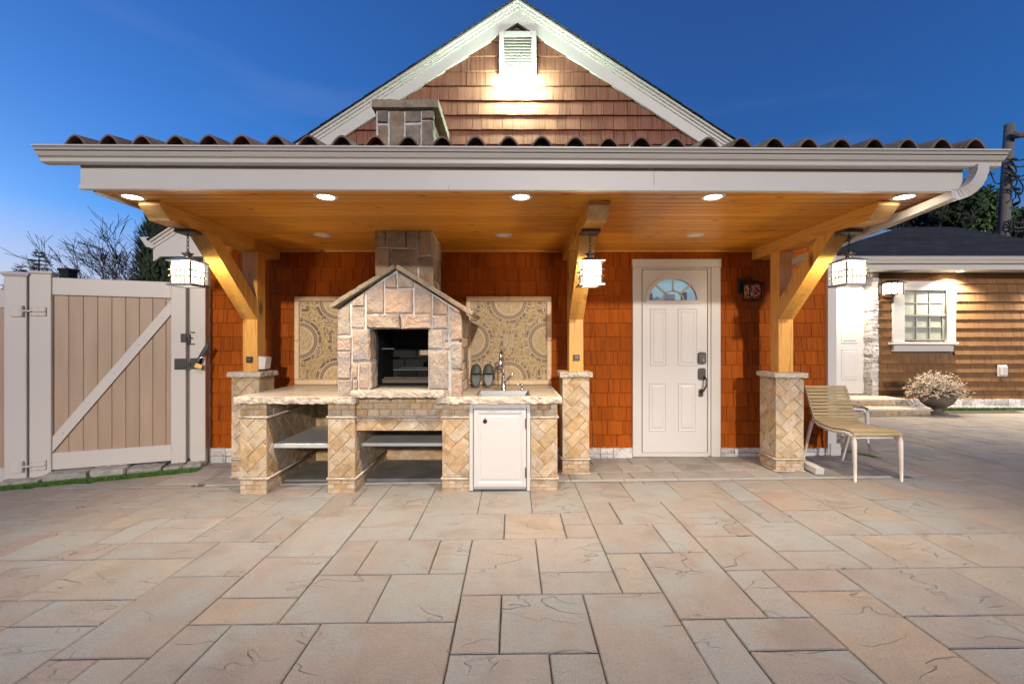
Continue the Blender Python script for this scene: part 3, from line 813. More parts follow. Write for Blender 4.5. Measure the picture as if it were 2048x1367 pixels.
# boxed eave return and gutter end at the left corner
BX = PX(307, RY); bz0, bz1 = PZ(512, RY), PZ(478, RY)
m = MB(); m.prism([(BX, bz0), (HX0+.01, bz0), (HX0+.01, rake(HX0)-.11), (BX, rake(BX)-.11)], 'y', RY+.02, RY+.30); fixn(m).build('eave_return', M['white'], house)
m = MB(); m.box(BX-.035, BX-.001, RY+.0, 8.0, bz1-.10, bz1+.03); m.build('eave_fascia', M['white'], house)
m = MB(); m.prism([(BX-.036, bz1-.09), (BX-.10, bz1-.08), (BX-.165, bz1+.015), (BX-.165, bz1+.03), (BX-.036, bz1+.03)], 'y', RY+.02, 8.0); fixn(m).build('gutter', M['gutter'], house)
m = MB(); m.tube([(HX0-.20, RY+.2, bz0-.02), (HX0-.12, RY+.2, bz0-.14), (HX0-.035, RY+.22, bz0-.26), (HX0-.02, RY+.22, bz0-.34), (HX0-.02, RY+.22, gz(-3.4)+.03)], .028, 8)
m.build('downspout', M['gutter'], house)

# louvred gable vent and its floodlight
VX0, VX1, VZ0, VZ1 = PX(998, WY-.04), PX(1073, WY-.04), PZ(150, WY-.04), PZ(64, WY-.04)
vent = MB().box(VX0+.03, VX1-.03, WY-.02, WY+.02, VZ0, VZ1-.02).build('gable_vent', M['white'], house)
for a in ((VX0, VX0+.055, VZ0, VZ1), (VX1-.055, VX1, VZ0, VZ1), (VX0+.056, VX1-.056, VZ1-.055, VZ1), (VX0+.056, VX1-.056, VZ0, VZ0+.05)):
    MB().cbox(a[0], a[1], WY-.055, WY-.015, a[2], a[3], .003).build('vent_frame', M['white'], vent)
nl = 11
for i in range(nl):
    z = VZ0+.055+(VZ1-VZ0-.115)*i/nl
    m = MB(); m.prism([(WY-.045, z), (WY-.015, z+.028), (WY-.015, z+.034), (WY-.045, z+.007)], 'x', VX0+.057, VX1-.057); fixn(m).build('louvre', M['white'], vent)
fl = thing('floodlight', (PX(1036, WY), WY-.03, PZ(178, WY)), 'blazing white floodlight over the lower end of the gable vent', 'floodlight')
fx, fz = PX(1036, WY-.1), PZ(160, WY-.1)
MB().lathe([(.0,-.02),(.055,-.02),(.055,.02),(.0,.02)], 0, 0, 16).xf(Matrix.Translation((fx, WY-.04, fz)) @ Matrix.Rotation(R(90), 4, 'X')).build('base', M['white'], fl)
MB().tube([(fx, WY-.045, fz), (fx, WY-.07, fz-.01)], .02, 8).build('arm', M['white'], fl)
hd = MB().cbox(fx-.165, fx+.165, WY-.120, WY-.075, fz+.055, fz+.075, .004).build('lamp_head', M['white'], fl)
MB().rough(fx-.17, fx+.17, WY-.175, WY-.072, fz-.085, fz+.054, .02, .04, 0.0, 5, 1).build('lens', M['flood'], hd, smooth=True)

# ------------------------------------------------------------------ front door
SX0, SX1, SZ0, SZ1 = PX(1284, WY), PX(1412.5, WY), PZ(903, WY), PZ(540, WY)
fcx, fcz, fa, fb = PX(1344.5, WY), PZ(600.5, WY), .267, .236
def ell(a, b, n_, t0=0, t1=math.pi): return [(fcx+a*math.cos(t0+(t1-t0)*i/n_), fcz+b*math.sin(t0+(t1-t0)*i/n_)) for i in range(n_+1)]
dm = MB(); dy0, dy1 = WY-.020, WY+.011
dm.box(SX0, SX1, dy0, dy1, SZ0, fcz); dm.box(SX0, fcx-fa, dy0, dy1, fcz, SZ1); dm.box(fcx+fa, SX1, dy0, dy1, fcz, SZ1)
pts = ell(fa, fb, 28)
for a, b in zip(pts, pts[1:]): dm.prism([a, (a[0], SZ1), (b[0], SZ1), b], 'y', dy0, dy1)
door = dm.build('front_door', M['doorpaint'], house)
def trim(name, x0, x1, z0, z1, y0, y1, mat='white', par=None, b=.003): return MB().cbox(x0, x1, y0, y1, z0, z1, b).build(name, M[mat], par)
FZ1 = PZ(535.5, WY)
trim('door_casing', DX0, SX0-.012, gz(2)+.0, FZ1, WY-.035, WY+.01, par=house)
trim('door_casing', PX(1420, WY), DX1, gz(2), FZ1, WY-.035, WY+.01, par=house)
trim('door_casing', DX0-.006, DX1+.006, FZ1+.001, DZ1, WY-.040, WY+.01, par=house)
trim('door_jamb', SX1+.008, PX(1420, WY)-.001, gz(2)+.01, FZ1-.001, WY-.022, WY+.012, par=house)
trim('door_jamb', SX0-.011, SX1+.007, SZ1+.006, FZ1-.001, WY-.022, WY+.012, par=house)
trim('door_sill', SX0-.011, SX1+.007, gz(2)-.0, SZ0-.006, WY-.030, WY+.015, par=house)
q = MB(); q.box(SX0-.004, SX0-.0005, WY-.008, WY+.009, SZ0, SZ1); q.box(SX1+.0005, SX1+.0075, WY-.008, WY+.009, SZ0, SZ1); q.box(SX0-.004, SX1+.0075, WY-.008, WY+.009, SZ1+.0005, SZ1+.0055)
q.build('weather_seal', M['dark'], door)
# room niche behind the fan window; its paint glows in place of lamps
room = MB(); room.add([(NX0,WY+.012,NZ1-.001),(NX1,WY+.012,NZ1-.001),(NX1,NY-.002,NZ1-.001),(NX0,NY-.002,NZ1-.001)], [(0,1,2,3)])
room.add([(NX0,NY-.002,NZ0),(NX1,NY-.002,NZ0),(NX1,NY-.002,NZ1),(NX0,NY-.002,NZ1)], [(0,1,2,3)])
for x in (NX0+.001, NX1-.001): room.add([(x,WY+.012,NZ0),(x,NY-.002,NZ0),(x,NY-.002,NZ1),(x,WY+.012,NZ1)], [(0,1,2,3)])
room.build('glowing_room', M['room'], door)
q = MB(); q.box(NX0+.01, NX0+.17, WY+.30, WY+.42, NZ0, NZ0+.15); q.box(NX0+.30, NX0+.33, WY+.55, WY+.60, NZ0, NZ0+.13); q.box(NX0+.36, NX0+.47, WY+.40, WY+.50, NZ0, NZ0+.085); q.box(NX1-.10, NX1-.05, WY+.20, WY+.26, NZ0, NZ0+.15)
q.build('dark_furniture', M['room_dark'], door)
q = MB(); q.box(NX0+.18, NX0+.29, WY+.35, WY+.5, NZ0, NZ0+.10); q.box(NX0+.40, NX0+.52, WY+.52, WY+.6, NZ0, NZ0+.16); q.build('white_cabinets', M['doorpaint'], door)
def panel(x0, x1, z0, z1, y, par, mat='doorpaint'):
    m = MB(); w_ = .018
    r1 = [(x0,z0),(x1,z0),(x1,z1),(x0,z1)]
    seq = [(0, -.001), (.006, -.007), (.014, -.001), (.030, -.0012), (.045, -.008)]
    vs = []
    for d, h in seq: vs += [(x0+d, y+h, z0+d), (x1-d, y+h, z0+d), (x1-d, y+h, z1-d), (x0+d, y+h, z1-d)]
    fs = [(4*i+k, 4*i+(k+1) % 4, 4*i+4+(k+1) % 4, 4*i+4+k) for i in range(len(seq)-1) for k in range(4)] + [tuple(4*(len(seq)-1)+k for k in range(4))]
    m.add(vs, fs); return m.build('raised_panel', M[mat], par)
for a in ((1299, 1331.5, 617, 731), (1354, 1393, 617, 731), (1296.5, 1331, 765, 861), (1354.5, 1390.5, 765, 861)):
    panel(PX(a[0], WY), PX(a[1], WY), PZ(a[3], WY), PZ(a[2], WY), WY-.020, door)
fan = MB(); pts = ell(fa-.001, fb-.001, 28); fan.add([(x, WY-.012, z) for x, z in pts], [tuple(range(len(pts)))])
fan = fan.build('fan_window', M['pane'], door)
def arc_band(a0, b0, a1, b1, y0, y1, n_=28, t0=0, t1=math.pi):
    m = MB(); o_, i_ = ell(a1, b1, n_, t0, t1), ell(a0, b0, n_, t0, t1)
    for k in range(n_):
        m.prism([i_[k], o_[k], o_[k+1], i_[k+1]], 'y', y0, y1)
    return m
q = arc_band(fa, fb, fa+.045, fb+.045, WY-.036, WY-.020); q.box(fcx-fa-.045, fcx+fa+.045, WY-.036, WY-.020, fcz-.035, fcz); fixn2 = q
arcf = q.build('window_rim', M['doorpaint'], door)
q = arc_band(fa*.40, fb*.40, fa*.40+.016, fb*.40+.016, WY-.031, WY-.0126, 16)
for t in (45, 90, 135):
    c_, s_ = math.cos(R(t)), math.sin(R(t))
    p0 = (fcx+fa*.42*c_, fcz+fb*.42*s_); p1 = (fcx+fa*1.01*c_, fcz+fb*1.01*s_); L_ = math.hypot(p1[0]-p0[0], p1[1]-p0[1])
    nx, nz = -(p1[1]-p0[1])/L_*.008, (p1[0]-p0[0])/L_*.008
    q.prism([(p0[0]+nx, p0[1]+nz), (p0[0]-nx, p0[1]-nz), (p1[0]-nx, p1[1]-nz), (p1[0]+nx, p1[1]+nz)], 'y', WY-.031, WY-.0126)
q.build('muntin', M['doorpaint'], door)
# hardware
dbx0, dbx1 = PX(1394, WY), PX(1409, WY)
def oct_plate(x0, x1, z0, z1, y0, y1, c=.015):
    return fixn(MB().prism([(x0+c,z0),(x1-c,z0),(x1,z0+c),(x1,z1-c),(x1-c,z1),(x0+c,z1),(x0,z1-c),(x0,z0+c)], 'y', y0, y1))
dbm = oct_plate(dbx0, dbx1, PZ(727, WY), PZ(703.5, WY), WY-.045, WY-.020).build('deadbolt', M['bronze'], door)
m = MB()
for r_ in range(2):
    for c_ in range(5): m.box(dbx0+.017+c_*.011, dbx0+.025+c_*.011, WY-.048, WY-.0455, PZ(711+4*r_, WY)-.005, PZ(711+4*r_, WY)+.005)
m.build('keypad', M['chrome'], door)
MB().lathe([(.0,-.012),(.018,-.012),(.018,.0),(.02,.0)], 0, 0, 14).xf(Matrix.Translation((PX(1403, WY), WY-.046, PZ(720.5, WY))) @ Matrix.Rotation(R(-90), 4, 'X')).build('thumb_turn', M['chrome'], door)
hp = oct_plate(dbx0, dbx1, PZ(759, WY), PZ(735.5, WY), WY-.032, WY-.020).build('handle', M['bronze'], door)
MB().tube([(PX(1406, WY), WY-.032, PZ(752, WY)), (PX(1407, WY), WY-.075, PZ(757, WY)), (PX(1406, WY), WY-.085, PZ(770, WY)), (PX(1401, WY), WY-.07, PZ(780, WY)), (PX(1400, WY), WY-.03, PZ(785, WY))], .011, 8).build('grip', M['bronze'], door, smooth=True)
oct_plate(PX(1395.5, WY), PX(1404, WY), PZ(792, WY), PZ(777.5, WY), WY-.032, WY-.020, .008).build('grip_foot', M['bronze'], door)

# ------------------------------------------------------------------ the porch
porch = thing('timber_porch', (0, 3.9, 0), 'timber porch with clay tile roof, white gutter and pine ceiling on three stone-clad piers', 'porch')
FY = 2.94
CX0, CX1 = PX(182, FY)+.01, PX(1925, FY)-.01
nb = 22
cy = [FY+.035+(WY-FY-.04)*i/nb for i in range(nb+1)]
cb_m = None
ceil_back = MB().box(CX0-.02, CX1+.02, FY+.03, WY-.002, ZC+.020, ZC+.034).build('ceiling', M['timber_y'], porch)
cw = cy[1]-cy[0]; segs = [CX0, -.9, 1.35, CX1]
rr = random.Random(2)
for i in range(nb):
    j_ = rr.uniform(-1.6, 1.6)
    for a, b in ((CX0, j_), (j_, CX1)):
        m = MB(); y0, y1 = cy[i]+.0008, cy[i+1]-.0008; v_ = .006
        m.add([(x, y, z) for x in (a+.0008, b-.0008) for y, z in ((y0, ZC+.018), (y0, ZC+v_), (y0+v_, ZC), (y1-v_, ZC), (y1, ZC+v_), (y1, ZC+.018))],
              [(0,1,2,3,4,5), (6,11,10,9,8,7)]+[(k, 6+k, 6+(k+1) % 6, (k+1) % 6) for k in range(6)])
        fixn(m).build('ceiling_board', M['ceil'], ceil_back)
MB().cbox(CX0-.0, CX1, WY-.022, WY-.003, ZC-.022, ZC-.001, .003).build('ceiling_moulding', M['timber_y'], porch)
# white edge trim round the ceiling
for x0, x1 in ((CX0-.025, CX0-.001), (CX1+.001, CX1+.028)):
    MB().cbox(x0, x1, FY+.03, WY-.04, ZC-.018, ZC+.16, .002).build('side_fascia', M['white'], porch)
# front fascia: slopes a touch like the gutter
def slope_board(x0, x1, zl, zr, y0, y1, dzl, dzr):
    m = MB(); m.add([(x0,y0,zl),(x1,y0,zr),(x1,y1,zr),(x0,y1,zl),(x0,y0,zl+dzl),(x1,y0,zr+dzr),(x1,y1,zr+dzr),(x0,y1,zl+dzl)],
      [(0,3,2,1),(4,5,6,7),(0,1,5,4),(1,2,6,5),(2,3,7,6),(3,0,4,7)]); return m
FX0, FX1 = PX(161, FY), PX(1925, FY)
fzl, fzr = PZ(378, FY), PZ(383.5, FY)
def fz_at(x): return fzl+(fzr-fzl)*(x-FX0)/(FX1-FX0)
for a, b in ((FX0, PX(1308, FY)-.0012), (PX(1308, FY)+.0012, FX1)):
    slope_board(a, b, fz_at(a)+.030, fz_at(b)+.030, FY, FY+.022, .150, .150).build('fascia', M['white'], porch)
for a, b in ((FX0-.004, PX(897, FY)-.001), (PX(897, FY)+.001, FX1+.004)):
    slope_board(a, b, fz_at(a), fz_at(b), FY-.008, FY+.03, .0295, .0295).build('fascia_trim', M['white'], porch)
slope_board(FX0+.05, FX1-.06, fzl+.045, fzr+.045, FY-.0035, FY-.0005, .10, .10).build('fascia_face', M['white'], porch) if False else None
# gutter
gy = 2.82; gxl, gxr = PX(61, gy), PX(2022, gy)
gzl, gzr = PZ(288, gy), PZ(298, gy)
def gzat(x): return gzl+(gzr-gzl)*(x-gxl)/(gxr-gxl)
prof = [(2.885+.05, -.082), (2.935, -.079), (2.878, -.079), (2.868, -.070), (2.863, -.052), (2.852, -.040), (2.836, -.026), (2.829, -.012), (2.826, -.004), (2.820, 0), (2.823, .004), (2.829, .002), (2.833, -.010), (2.93, -.012)]
prof = [(FY-.009, -.094), (2.888, -.094), (2.878, -.088), (2.876, -.067), (2.868, -.060), (2.858, -.058), (2.845, -.040), (2.835, -.018), (2.828, -.010), (2.820, -.009), (2.820, 0), (2.829, .001), (2.834, -.006)]
gut = None
for a, b in ((gxl, PX(460, gy)+.004), (PX(460, gy)-.004, gxr)):
    off = 0 if a == gxl else -.0015
    m = MB(); n_ = len(prof)
    for x in (a, b): m.v += [(x, y+off, gzat(x)+z*.98) for y, z in prof]
    m.f = [(i, i+1, n_+i+1, n_+i) for i in range(n_-1)]
    gut = m.build('gutter', M['gutter'], porch)
for x in (gxl, gxr):
    m = MB(); m.v = [(x, y, gzat(x)+z*.98) for y, z in prof]+[(x, FY-.012, gzat(x)-.004)]; m.f = [tuple(range(len(m.v)))]; m.build('gutter_end_cap', M['gutter'], porch)
slope_board(gxl+.02, gxr-.02, gzl-.03, gzr-.03, FY-.010, FY-.002, .035, .035).build('gutter_back', M['gutter'], porch)
m = MB(); m.add([(gxl+.002, 2.83, gzl-.03), (gxr-.002, 2.83, gzr-.03), (gxr-.002, FY-.011, gzr-.03), (gxl+.002, FY-.011, gzl-.03)], [(0,1,2,3)]); m.build('gutter_trough', M['bronze'], porch)
# downspout: crimped elbow at the gutter, slanting run back to the right-hand pier, then down behind it
dsx = (PX(1932, 2.9)+PX(1977, 2.9))/2
def rect_tube(pts, w_, d_, side=None):
    pts = [Vector(p) for p in pts]; m = MB(); vs = []; n_ = len(pts)
    for i, p in enumerate(pts):
        d = (pts[min(i+1, n_-1)]-pts[max(0, i-1)]).normalized()
        a = side.normalized() if side else Vector((1, 0, 0))
        a = (a - d*a.dot(d)).normalized(); b = d.cross(a)
        for u, v in ((-1,-1),(1,-1),(1,1),(-1,1)): vs.append(p+a*u*w_/2+b*v*d_/2)
    fs = [(4*i+k, 4*i+(k+1) % 4, 4*i+4+(k+1) % 4, 4*i+4+k) for i in range(n_-1) for k in range(4)]+[(0,1,2,3), tuple(4*(n_-1)+k for k in (3,2,1,0))]
    m.add(vs, fs); return fixn(m) if n_ == 2 else m
el = []
e0 = Vector((dsx, 2.885, gzr-.082)); 
for i in range(15):
    t = i/14
    x = dsx - .115*(1-math.cos(t*math.pi/2)); z = gzr-.082-.175*math.sin(t*math.pi/2*1.0)
    wob = .004*(i % 2)
    el.append((x-wob*.5, 2.885+.07*t*t, z))
rect_tube(el, .055, .075, Vector((0, 1, 0))).build('downspout_elbow', M['gutter'], porch)
p0 = Vector(el[-1])+Vector((.0, .0, .0)); p1 = Vector((2.80, 4.50, 2.045))
rect_tube([p0+Vector((.0,-.03,.0)), p1], .055, .065, Vector((0, 0, 1))).build('downspout', M['gutter'], porch)
rect_tube([p1+Vector((0,-.01,.02)), (2.78, 4.555, 1.96), (2.78, 4.59, .2)], .065, .05).build('downspout', M['gutter'], porch)
dn = [(2.80, 4.60, .16), (2.82, 4.60, .10), (2.87, 4.52, .062), (2.905, 4.40, .052), (2.925, 4.30, .045), (2.932, 4.22, .037), (2.935, 4.17, .030)]
rect_tube([Vector((x, y, z+.006)) for x, y, z in dn], .085, .055, Vector((1, .25, 0))).build('downspout_shoe', M['white'], porch)
# cable chase pipe trim: timber beams, posts, braces
BZ = 2.18; BH = ZC-.0015
beamx = [(PX(277, 3.19), PX(320, 3.19)), (PX(1177.5, 3.19), PX(1220, 3.19)), (PX(1757, 3.19), PX(1799, 3.19))]
postx = [(PX(485, 4.35), PX(514.5, 4.35)), (PX(1138, 4.35), PX(1167, 4.35)), (PX(1557.5, 4.35), PX(1587, 4.35))]
for (b0, b1), (p0_, p1_) in zip(beamx, postx):
    yb = WY-.06 if b0 < -1 else (WY-.025)
    bm = MB(); bm.prism([(3.19, BH), (3.19, BH-.030), (3.285, BZ), (yb, BZ), (yb, BH)], 'x', b0, b1)
    bo = fixn(bm).build('beam', [M['timber_y'], M['endgrain']], porch)
    for p in bo.data.polygons:
        if p.normal.y < -.35: p.material_index = 1
    MB().cbox(b0-.008, b1+.008, 3.182, 3.20, BH-.008, BH-.0002, .002).build('beam_cap', M['timber_y'], porch)
    MB().cbox(p0_, p1_, 4.35, 4.495, .968, BZ-.001, .005).build('post', M['timber_z'], porch)
    br = MB(); z1b, z0b = BZ-.001, PZ(638.5, 4.35)
    br.prism([(4.349, z0b), (4.349, z0b+.20), (3.80, z1b), (3.605, z1b)], 'x', p0_+.002, p1_-.002)
    bo = fixn(br)
    bo.xf(Matrix.Identity(4))
    br.build('brace', M['timber_z'], porch)
# roof
sl = .25
m = MB(); m.prism([(2.95, 2.50), (WY, 2.50+sl*(WY-2.95)), (WY, 2.485+sl*(WY-2.95)), (2.95, 2.482)], 'x', FX0+.01, FX1-.01)
proof = fixn(m).build('roof', M['mortar_dark'], porch)
tp = (PX(1946, 2.9)-PX(154.4, 2.9))/27
tm = MB(); ns = 14; Lt = .38; prof_t = []
for i in range(ns+1):
    t = i/ns
    if t < .70:
        a = t/.70; prof_t.append(((a-.5)*tp*.76, (math.sin(math.pi*a)**.95 if 0 < a < 1 else 0)*.084))
    else:
        u = (t-.70)/.30; prof_t.append((tp*.38+u*tp*.26, -.008*math.sin(u*math.pi)))
for y in (0, Lt):
    for x, z in prof_t: tm.v.append((x, y, z*(1 if y == 0 else .93)+y*sl+(0 if y == 0 else -.012)))
for y in (0, Lt):
    for x, z in prof_t:
        tm.v.append((x*.90 if x < tp*.37 else x, y, (z-.012 if z > .0 else z-.010)*(1 if y == 0 else .93)+y*sl+(0 if y == 0 else -.012)))
nn = ns+1
for i in range(ns):
    tm.f += [(i, i+1, nn+i+1, nn+i), (2*nn+i, 3*nn+i, 3*nn+i+1, 2*nn+i+1), (i, 2*nn+i, 2*nn+i+1, i+1)]
k0 = len(tm.v); tm.v += [(x*.95, .07, z-.004+.07*sl) for x, z in prof_t[:11]]; tm.f.append(tuple(range(k0, k0+11)))
tme, _ = tm.mesh('roof_tile', M['clay'], origin=(0,0,0))
restt = MB()
for r_ in range(6):
    for c_ in range(28):
        x = PX(154.4, 2.9)+tp*c_; y = 2.885+r_*.335; z = 2.556-.028*c_/27+r_*.335*sl+.004*r_
        jx, jz = rr.uniform(-.003,.003), rr.uniform(-.003,.003)
        if r_ < 2:
            o = link('roof_tile', tme, (x+jx, y, z+jz), proof); o.rotation_euler = (0, rr.uniform(-.02,.02), rr.uniform(-.012,.012))
        else: restt.add([(v.co.x+x, v.co.y+y, v.co.z+z) for v in tme.vertices], [tuple(p.vertices) for p in tme.polygons])
restt.build('roof_tile_field', M['clay'], proof, kind='stuff')

# ------------------------------------------------------------------ diagonal travertine cladding
def herring(u0, u1, v0, v1, T, parent, seed, a=.096, b=.192, depth=.012, mat='travertine', phase=(0, 0), gap=.0022):
    rr = random.Random(seed); c45 = math.sqrt(.5); out = []
    R_ = int((u1-u0+v1-v0)/a)+6
    cx, cy_ = (u0+u1)/2+phase[0], (v0+v1)/2+phase[1]
    for i in range(-R_, R_):
        for j in range(-R_, R_):
            # classic 2:1 herringbone on a grid of size a
            k = (i-j) % 4
            if k == 0: q = [(i*a, j*a), (i*a+b, j*a), (i*a+b, j*a+a), (i*a, j*a+a)]
            elif k == 3: q = [(i*a, j*a), (i*a+a, j*a), (i*a+a, j*a+b), (i*a, j*a+b)]
            else: continue
            q = [(cx+(x-y)*c45, cy_+(x+y)*c45) for x, y in q]
            q = clip_rect(q, u0, u1, v0, v1)
            if q and parea(q) > .00035:
                q = shrink(clean(q), gap/2)
                if len(q) < 3: continue
                m = plate(q, T, depth+rr.uniform(-.0015,.0015), .003)
                if m: out.append(m.build('tile', M[mat], parent))
    return out
def bricks(u0, u1, v0, v1, rows, T, parent, seed, wmean=.105, depth=.012, mat='travertine'):
    rr = random.Random(seed); h = (v1-v0)/rows
    for r_ in range(rows):
        u = u0 - (wmean*.5 if r_ % 2 else 0)
        while u < u1-.005:
            e = u+wmean*rr.uniform(.9,1.1)
            if u1-e < .03: e = u1
            a, b = max(u, u0), min(e, u1)
            if b-a > .008:
                m = plate([(a+.001, v0+h*r_+.001), (b-.001, v0+h*r_+.001), (b-.001, v0+h*(r_+1)-.001), (a+.001, v0+h*(r_+1)-.001)], T, depth+rr.uniform(-.0015,.0015), .0025)
                m.build('brick', M[mat], parent)
            u = e
def faceT(kind, pos):
    """(u, v, out) -> world for the faces of a pier"""
    if kind == 'front': return lambda u, v, h: (u, pos-h, v)
    if kind == 'right': return lambda u, v, h: (pos+h, u, v)
    if kind == 'left': return lambda u, v, h: (pos-h, u, v)
def pier(x0, x1, y0, y1, ztop, side, seed):
    gb = gz((x0+x1)/2)-.01; d = .012
    core = MB().box(x0+d, x1-d, y0+d, y1, gb-.03, ztop-.002).build('pier', M['grout'], porch)
    zm = .125; gbb = gz((x0+x1)/2)+.014
    faces = [('front', y0+d, x0, x1)] + ([('right', x1-d, y0+.001, y1)] if side > 0 else [('left', x0+d, y0+.001, y1)])
    for k, (kd, pos, u0, u1) in enumerate(faces):
        T = faceT(kd, pos)
        herring(u0, u1, zm+.012, ztop-.004, T, core, seed+k, phase=(rr.uniform(-.05,.05), rr.uniform(-.05,.05)))
        bricks(u0, u1, gbb, zm-.012, 3, T, core, seed+9+k)
    for zc, th, o_ in ((zm, .010, .010), (gbb-.006, .008, .012)):
        m = MB()
        m.tube([(x0-o_+.012-.006, y1, zc), (x0-o_+.006, y0-o_+.006, zc), (x1+o_-.006, y0-o_+.006, zc), (x1+o_-.006, y1, zc)], th, 8); m.build('moulding', M['trav_edge'], core, smooth=True)
    MB().rough(x0-.028, x1+.028, y0-.030, y1+.02, ztop, ztop+.050, .02, .006, .007, 24, seed, flatz=True).build('pier_cap', M['trav_edge'], core)
    return core
zt = PZ(753.5, 4.28)
pier(PX(462.5, 4.28), PX(518, 4.28), 4.28, 4.56, zt, 1, 100)
pier(PX(1125, 4.28), PX(1178.8, 4.28), 4.28, 4.56, zt, -1, 200)
pier(PX(1552, 4.28), PX(1608, 4.28), 4.28, 4.56, zt-.008, -1, 300)

# ------------------------------------------------------------------ the outdoor kitchen counter
kit = thing('outdoor_kitchen', (-1.0, 4.3, 0), 'travertine clad outdoor kitchen counter with open shelf bays and a sink cabinet under the porch', 'kitchen counter')
CY = 3.83; CT = .795; CB = CT-.058
wx = [(PX(480, CY), PX(533, CY)), (PX(655.5, CY), PX(709.5, CY)), (PX(884.5, CY), PX(938.6, CY)), (PX(1061.5, CY), PX(1115, CY))]
zc1, zc0 = PZ(834, CY), PZ(957, CY)
for k, (x0, x1) in enumerate(wx):
    d = .012; gb = gz((x0+x1)/2)-.006
    w_ = MB().box(x0+d, x1-d, CY+d, WY-.045, gb-.03, CB-.002).build('support_wall', M['grout'], kit)
    fs = [('front', CY+d, x0, x1, 400+k)]
    if k < 2: fs.append(('right', x1-d, CY+.001, WY-.05, 420+k))
    if k == 3: fs.append(('right', x1-d, CY+.001, WY-.05, 440))
    if k in (1, 2): fs.append(('left', x0+d, CY+.001, WY-.05, 460+k))
    for kd, pos, u0, u1, sd in fs:
        T = faceT(kd, pos); lim = kd == 'left'
        herring(u0, u1, zc0+.011, zc1-.011, T, w_, sd, a=.094, b=.188, phase=(rr.uniform(-.05,.05), rr.uniform(-.05,.05)))
        bricks(u0, u1, gb, zc0-.011, 3, T, w_, sd+7, wmean=.115)
        bricks(u0, u1, zc1+.011, CB-.002, 2, T, w_, sd+8, wmean=.115)
    for zc in (zc0, zc1):
        MB().tube([(x0-.003, WY-.06, zc), (x0-.003, CY-.003, zc), (x1+.003, CY-.003, zc), (x1+.003, WY-.06, zc)], .011, 8).build('moulding', M['trav_edge'], w_, smooth=True)
# apron below the hearth
ax0, ax1 = wx[1][1]+.001, wx[2][0]-.001
ap = MB().box(ax0, ax1, 3.872, 3.97, PZ(861, 3.86), CT-.004).build('apron', M['grout'], kit)
T = faceT('front', 3.872)
bricks(ax0, ax1, PZ(831, 3.86), CT-.003, 3, T, ap, 480, wmean=.105)
a_, b_ = PZ(861, 3.86), PZ(836, 3.86)
herring(ax0, ax1, a_, b_, T, ap, 481, a=.13, b=.13*2, phase=(0, .02))
MB().tube([(ax0, 3.860, PZ(833, 3.86)), (ax1, 3.860, PZ(833, 3.86))], .011, 8).build('moulding', M['trav_edge'], ap, smooth=True)
# back wall of the bays, floor slabs and shelves
MB().box(wx[0][1], wx[2][0], WY-.10, WY-.05, -.05, CB-.002).build('back_panel', M['travertine'], kit)
bkm = MB().box(wx[0][1]+.001, wx[2][0]-.001, WY-.105, WY-.101, .02, .10).build('back_skirting', M['travertine'], kit)
for (a, b) in ((wx[0][1], wx[1][0]), (wx[1][1], wx[2][0])):
    MB().cbox(a+.001, b-.001, 4.13, WY-.106, -.05, gz(a)+.030, .004).build('bay_floor', M['concrete'], kit)
MB().cbox(wx[0][1]+.001, wx[1][0]-.001, 3.935, WY-.11, .315, .357, .006).build('shelf', M['shelf'], kit)
MB().cbox(wx[1][1]+.001, wx[2][0]-.001, 4.01, WY-.11, .315, .345, .005).build('shelf', M['shelf'], kit)
# countertops with chiselled front edges
def slab_top(name, x0, x1, y0, y1, z0, z1, seed, amp=.009):
    m = MB().box(x0+.02, x1-.02, y0+.022, y1, z0+.001, z1)
    o = m.build(name, M['counter'], kit)
    return o
KX0, KX1 = PX(465, 3.775)+.005, PX(1124, 3.775)
EY = 3.775
hx0, hx1 = PX(702, EY-.02), PX(889, EY-.02)
def edge(x0, x1, y0, y1, z0, z1, seed, par):
    MB().rough(x0, x1, y0, y1, z0, z1, .022, .008, .011, 19, seed, flatz=True).build('chiselled_edge', M['trav_edge'], par)
lt = MB().box(KX0+.03, PX(712, EY), EY+.03, WY-.03, CB, CT).build('countertop', M['counter'], kit)
edge(KX0, PX(712, EY), EY, EY+.031, CB-.003, CT+.001, 501, lt); edge(KX0, KX0+.031, EY+.032, WY-.03, CB-.003, CT+.001, 502, lt)
sx0, sx1, sy0, sy1 = -.305, .150, 3.855, 4.265
RX0 = PX(871, EY)
m = MB(); z0, z1 = CB, CT
m.box(RX0+.01, sx0, EY+.03, WY-.03, z0, z1); m.box(sx1, KX1-.03, EY+.03, WY-.03, z0, z1)
m.box(sx0, sx1, EY+.03, sy0, z0, z1); m.box(sx0, sx1, sy1, WY-.03, z0, z1)
rt = m.build('countertop', M['counter'], kit)
edge(RX0, KX1, EY, EY+.031, CB-.003, CT+.001, 503, rt); edge(KX1-.031, KX1, EY+.032, WY-.03, CB-.003, CT+.001, 504, rt)
MB().box(PX(712, EY)+.001, RX0-.001+.01, 3.98, WY-.03, CB, CT-.001).build('countertop', M['counter'], kit)
hth = MB().box(hx0+.01, hx1-.01, 3.79, 4.62, CT+.003, .853).build('hearth_slab', M['counter'], kit)
MB().rough(hx0, hx1, 3.750, 3.789, CT-.004, .854, .022, .008, .010, 19, 505, flatz=True).build('chiselled_edge', M['trav_edge'], hth)

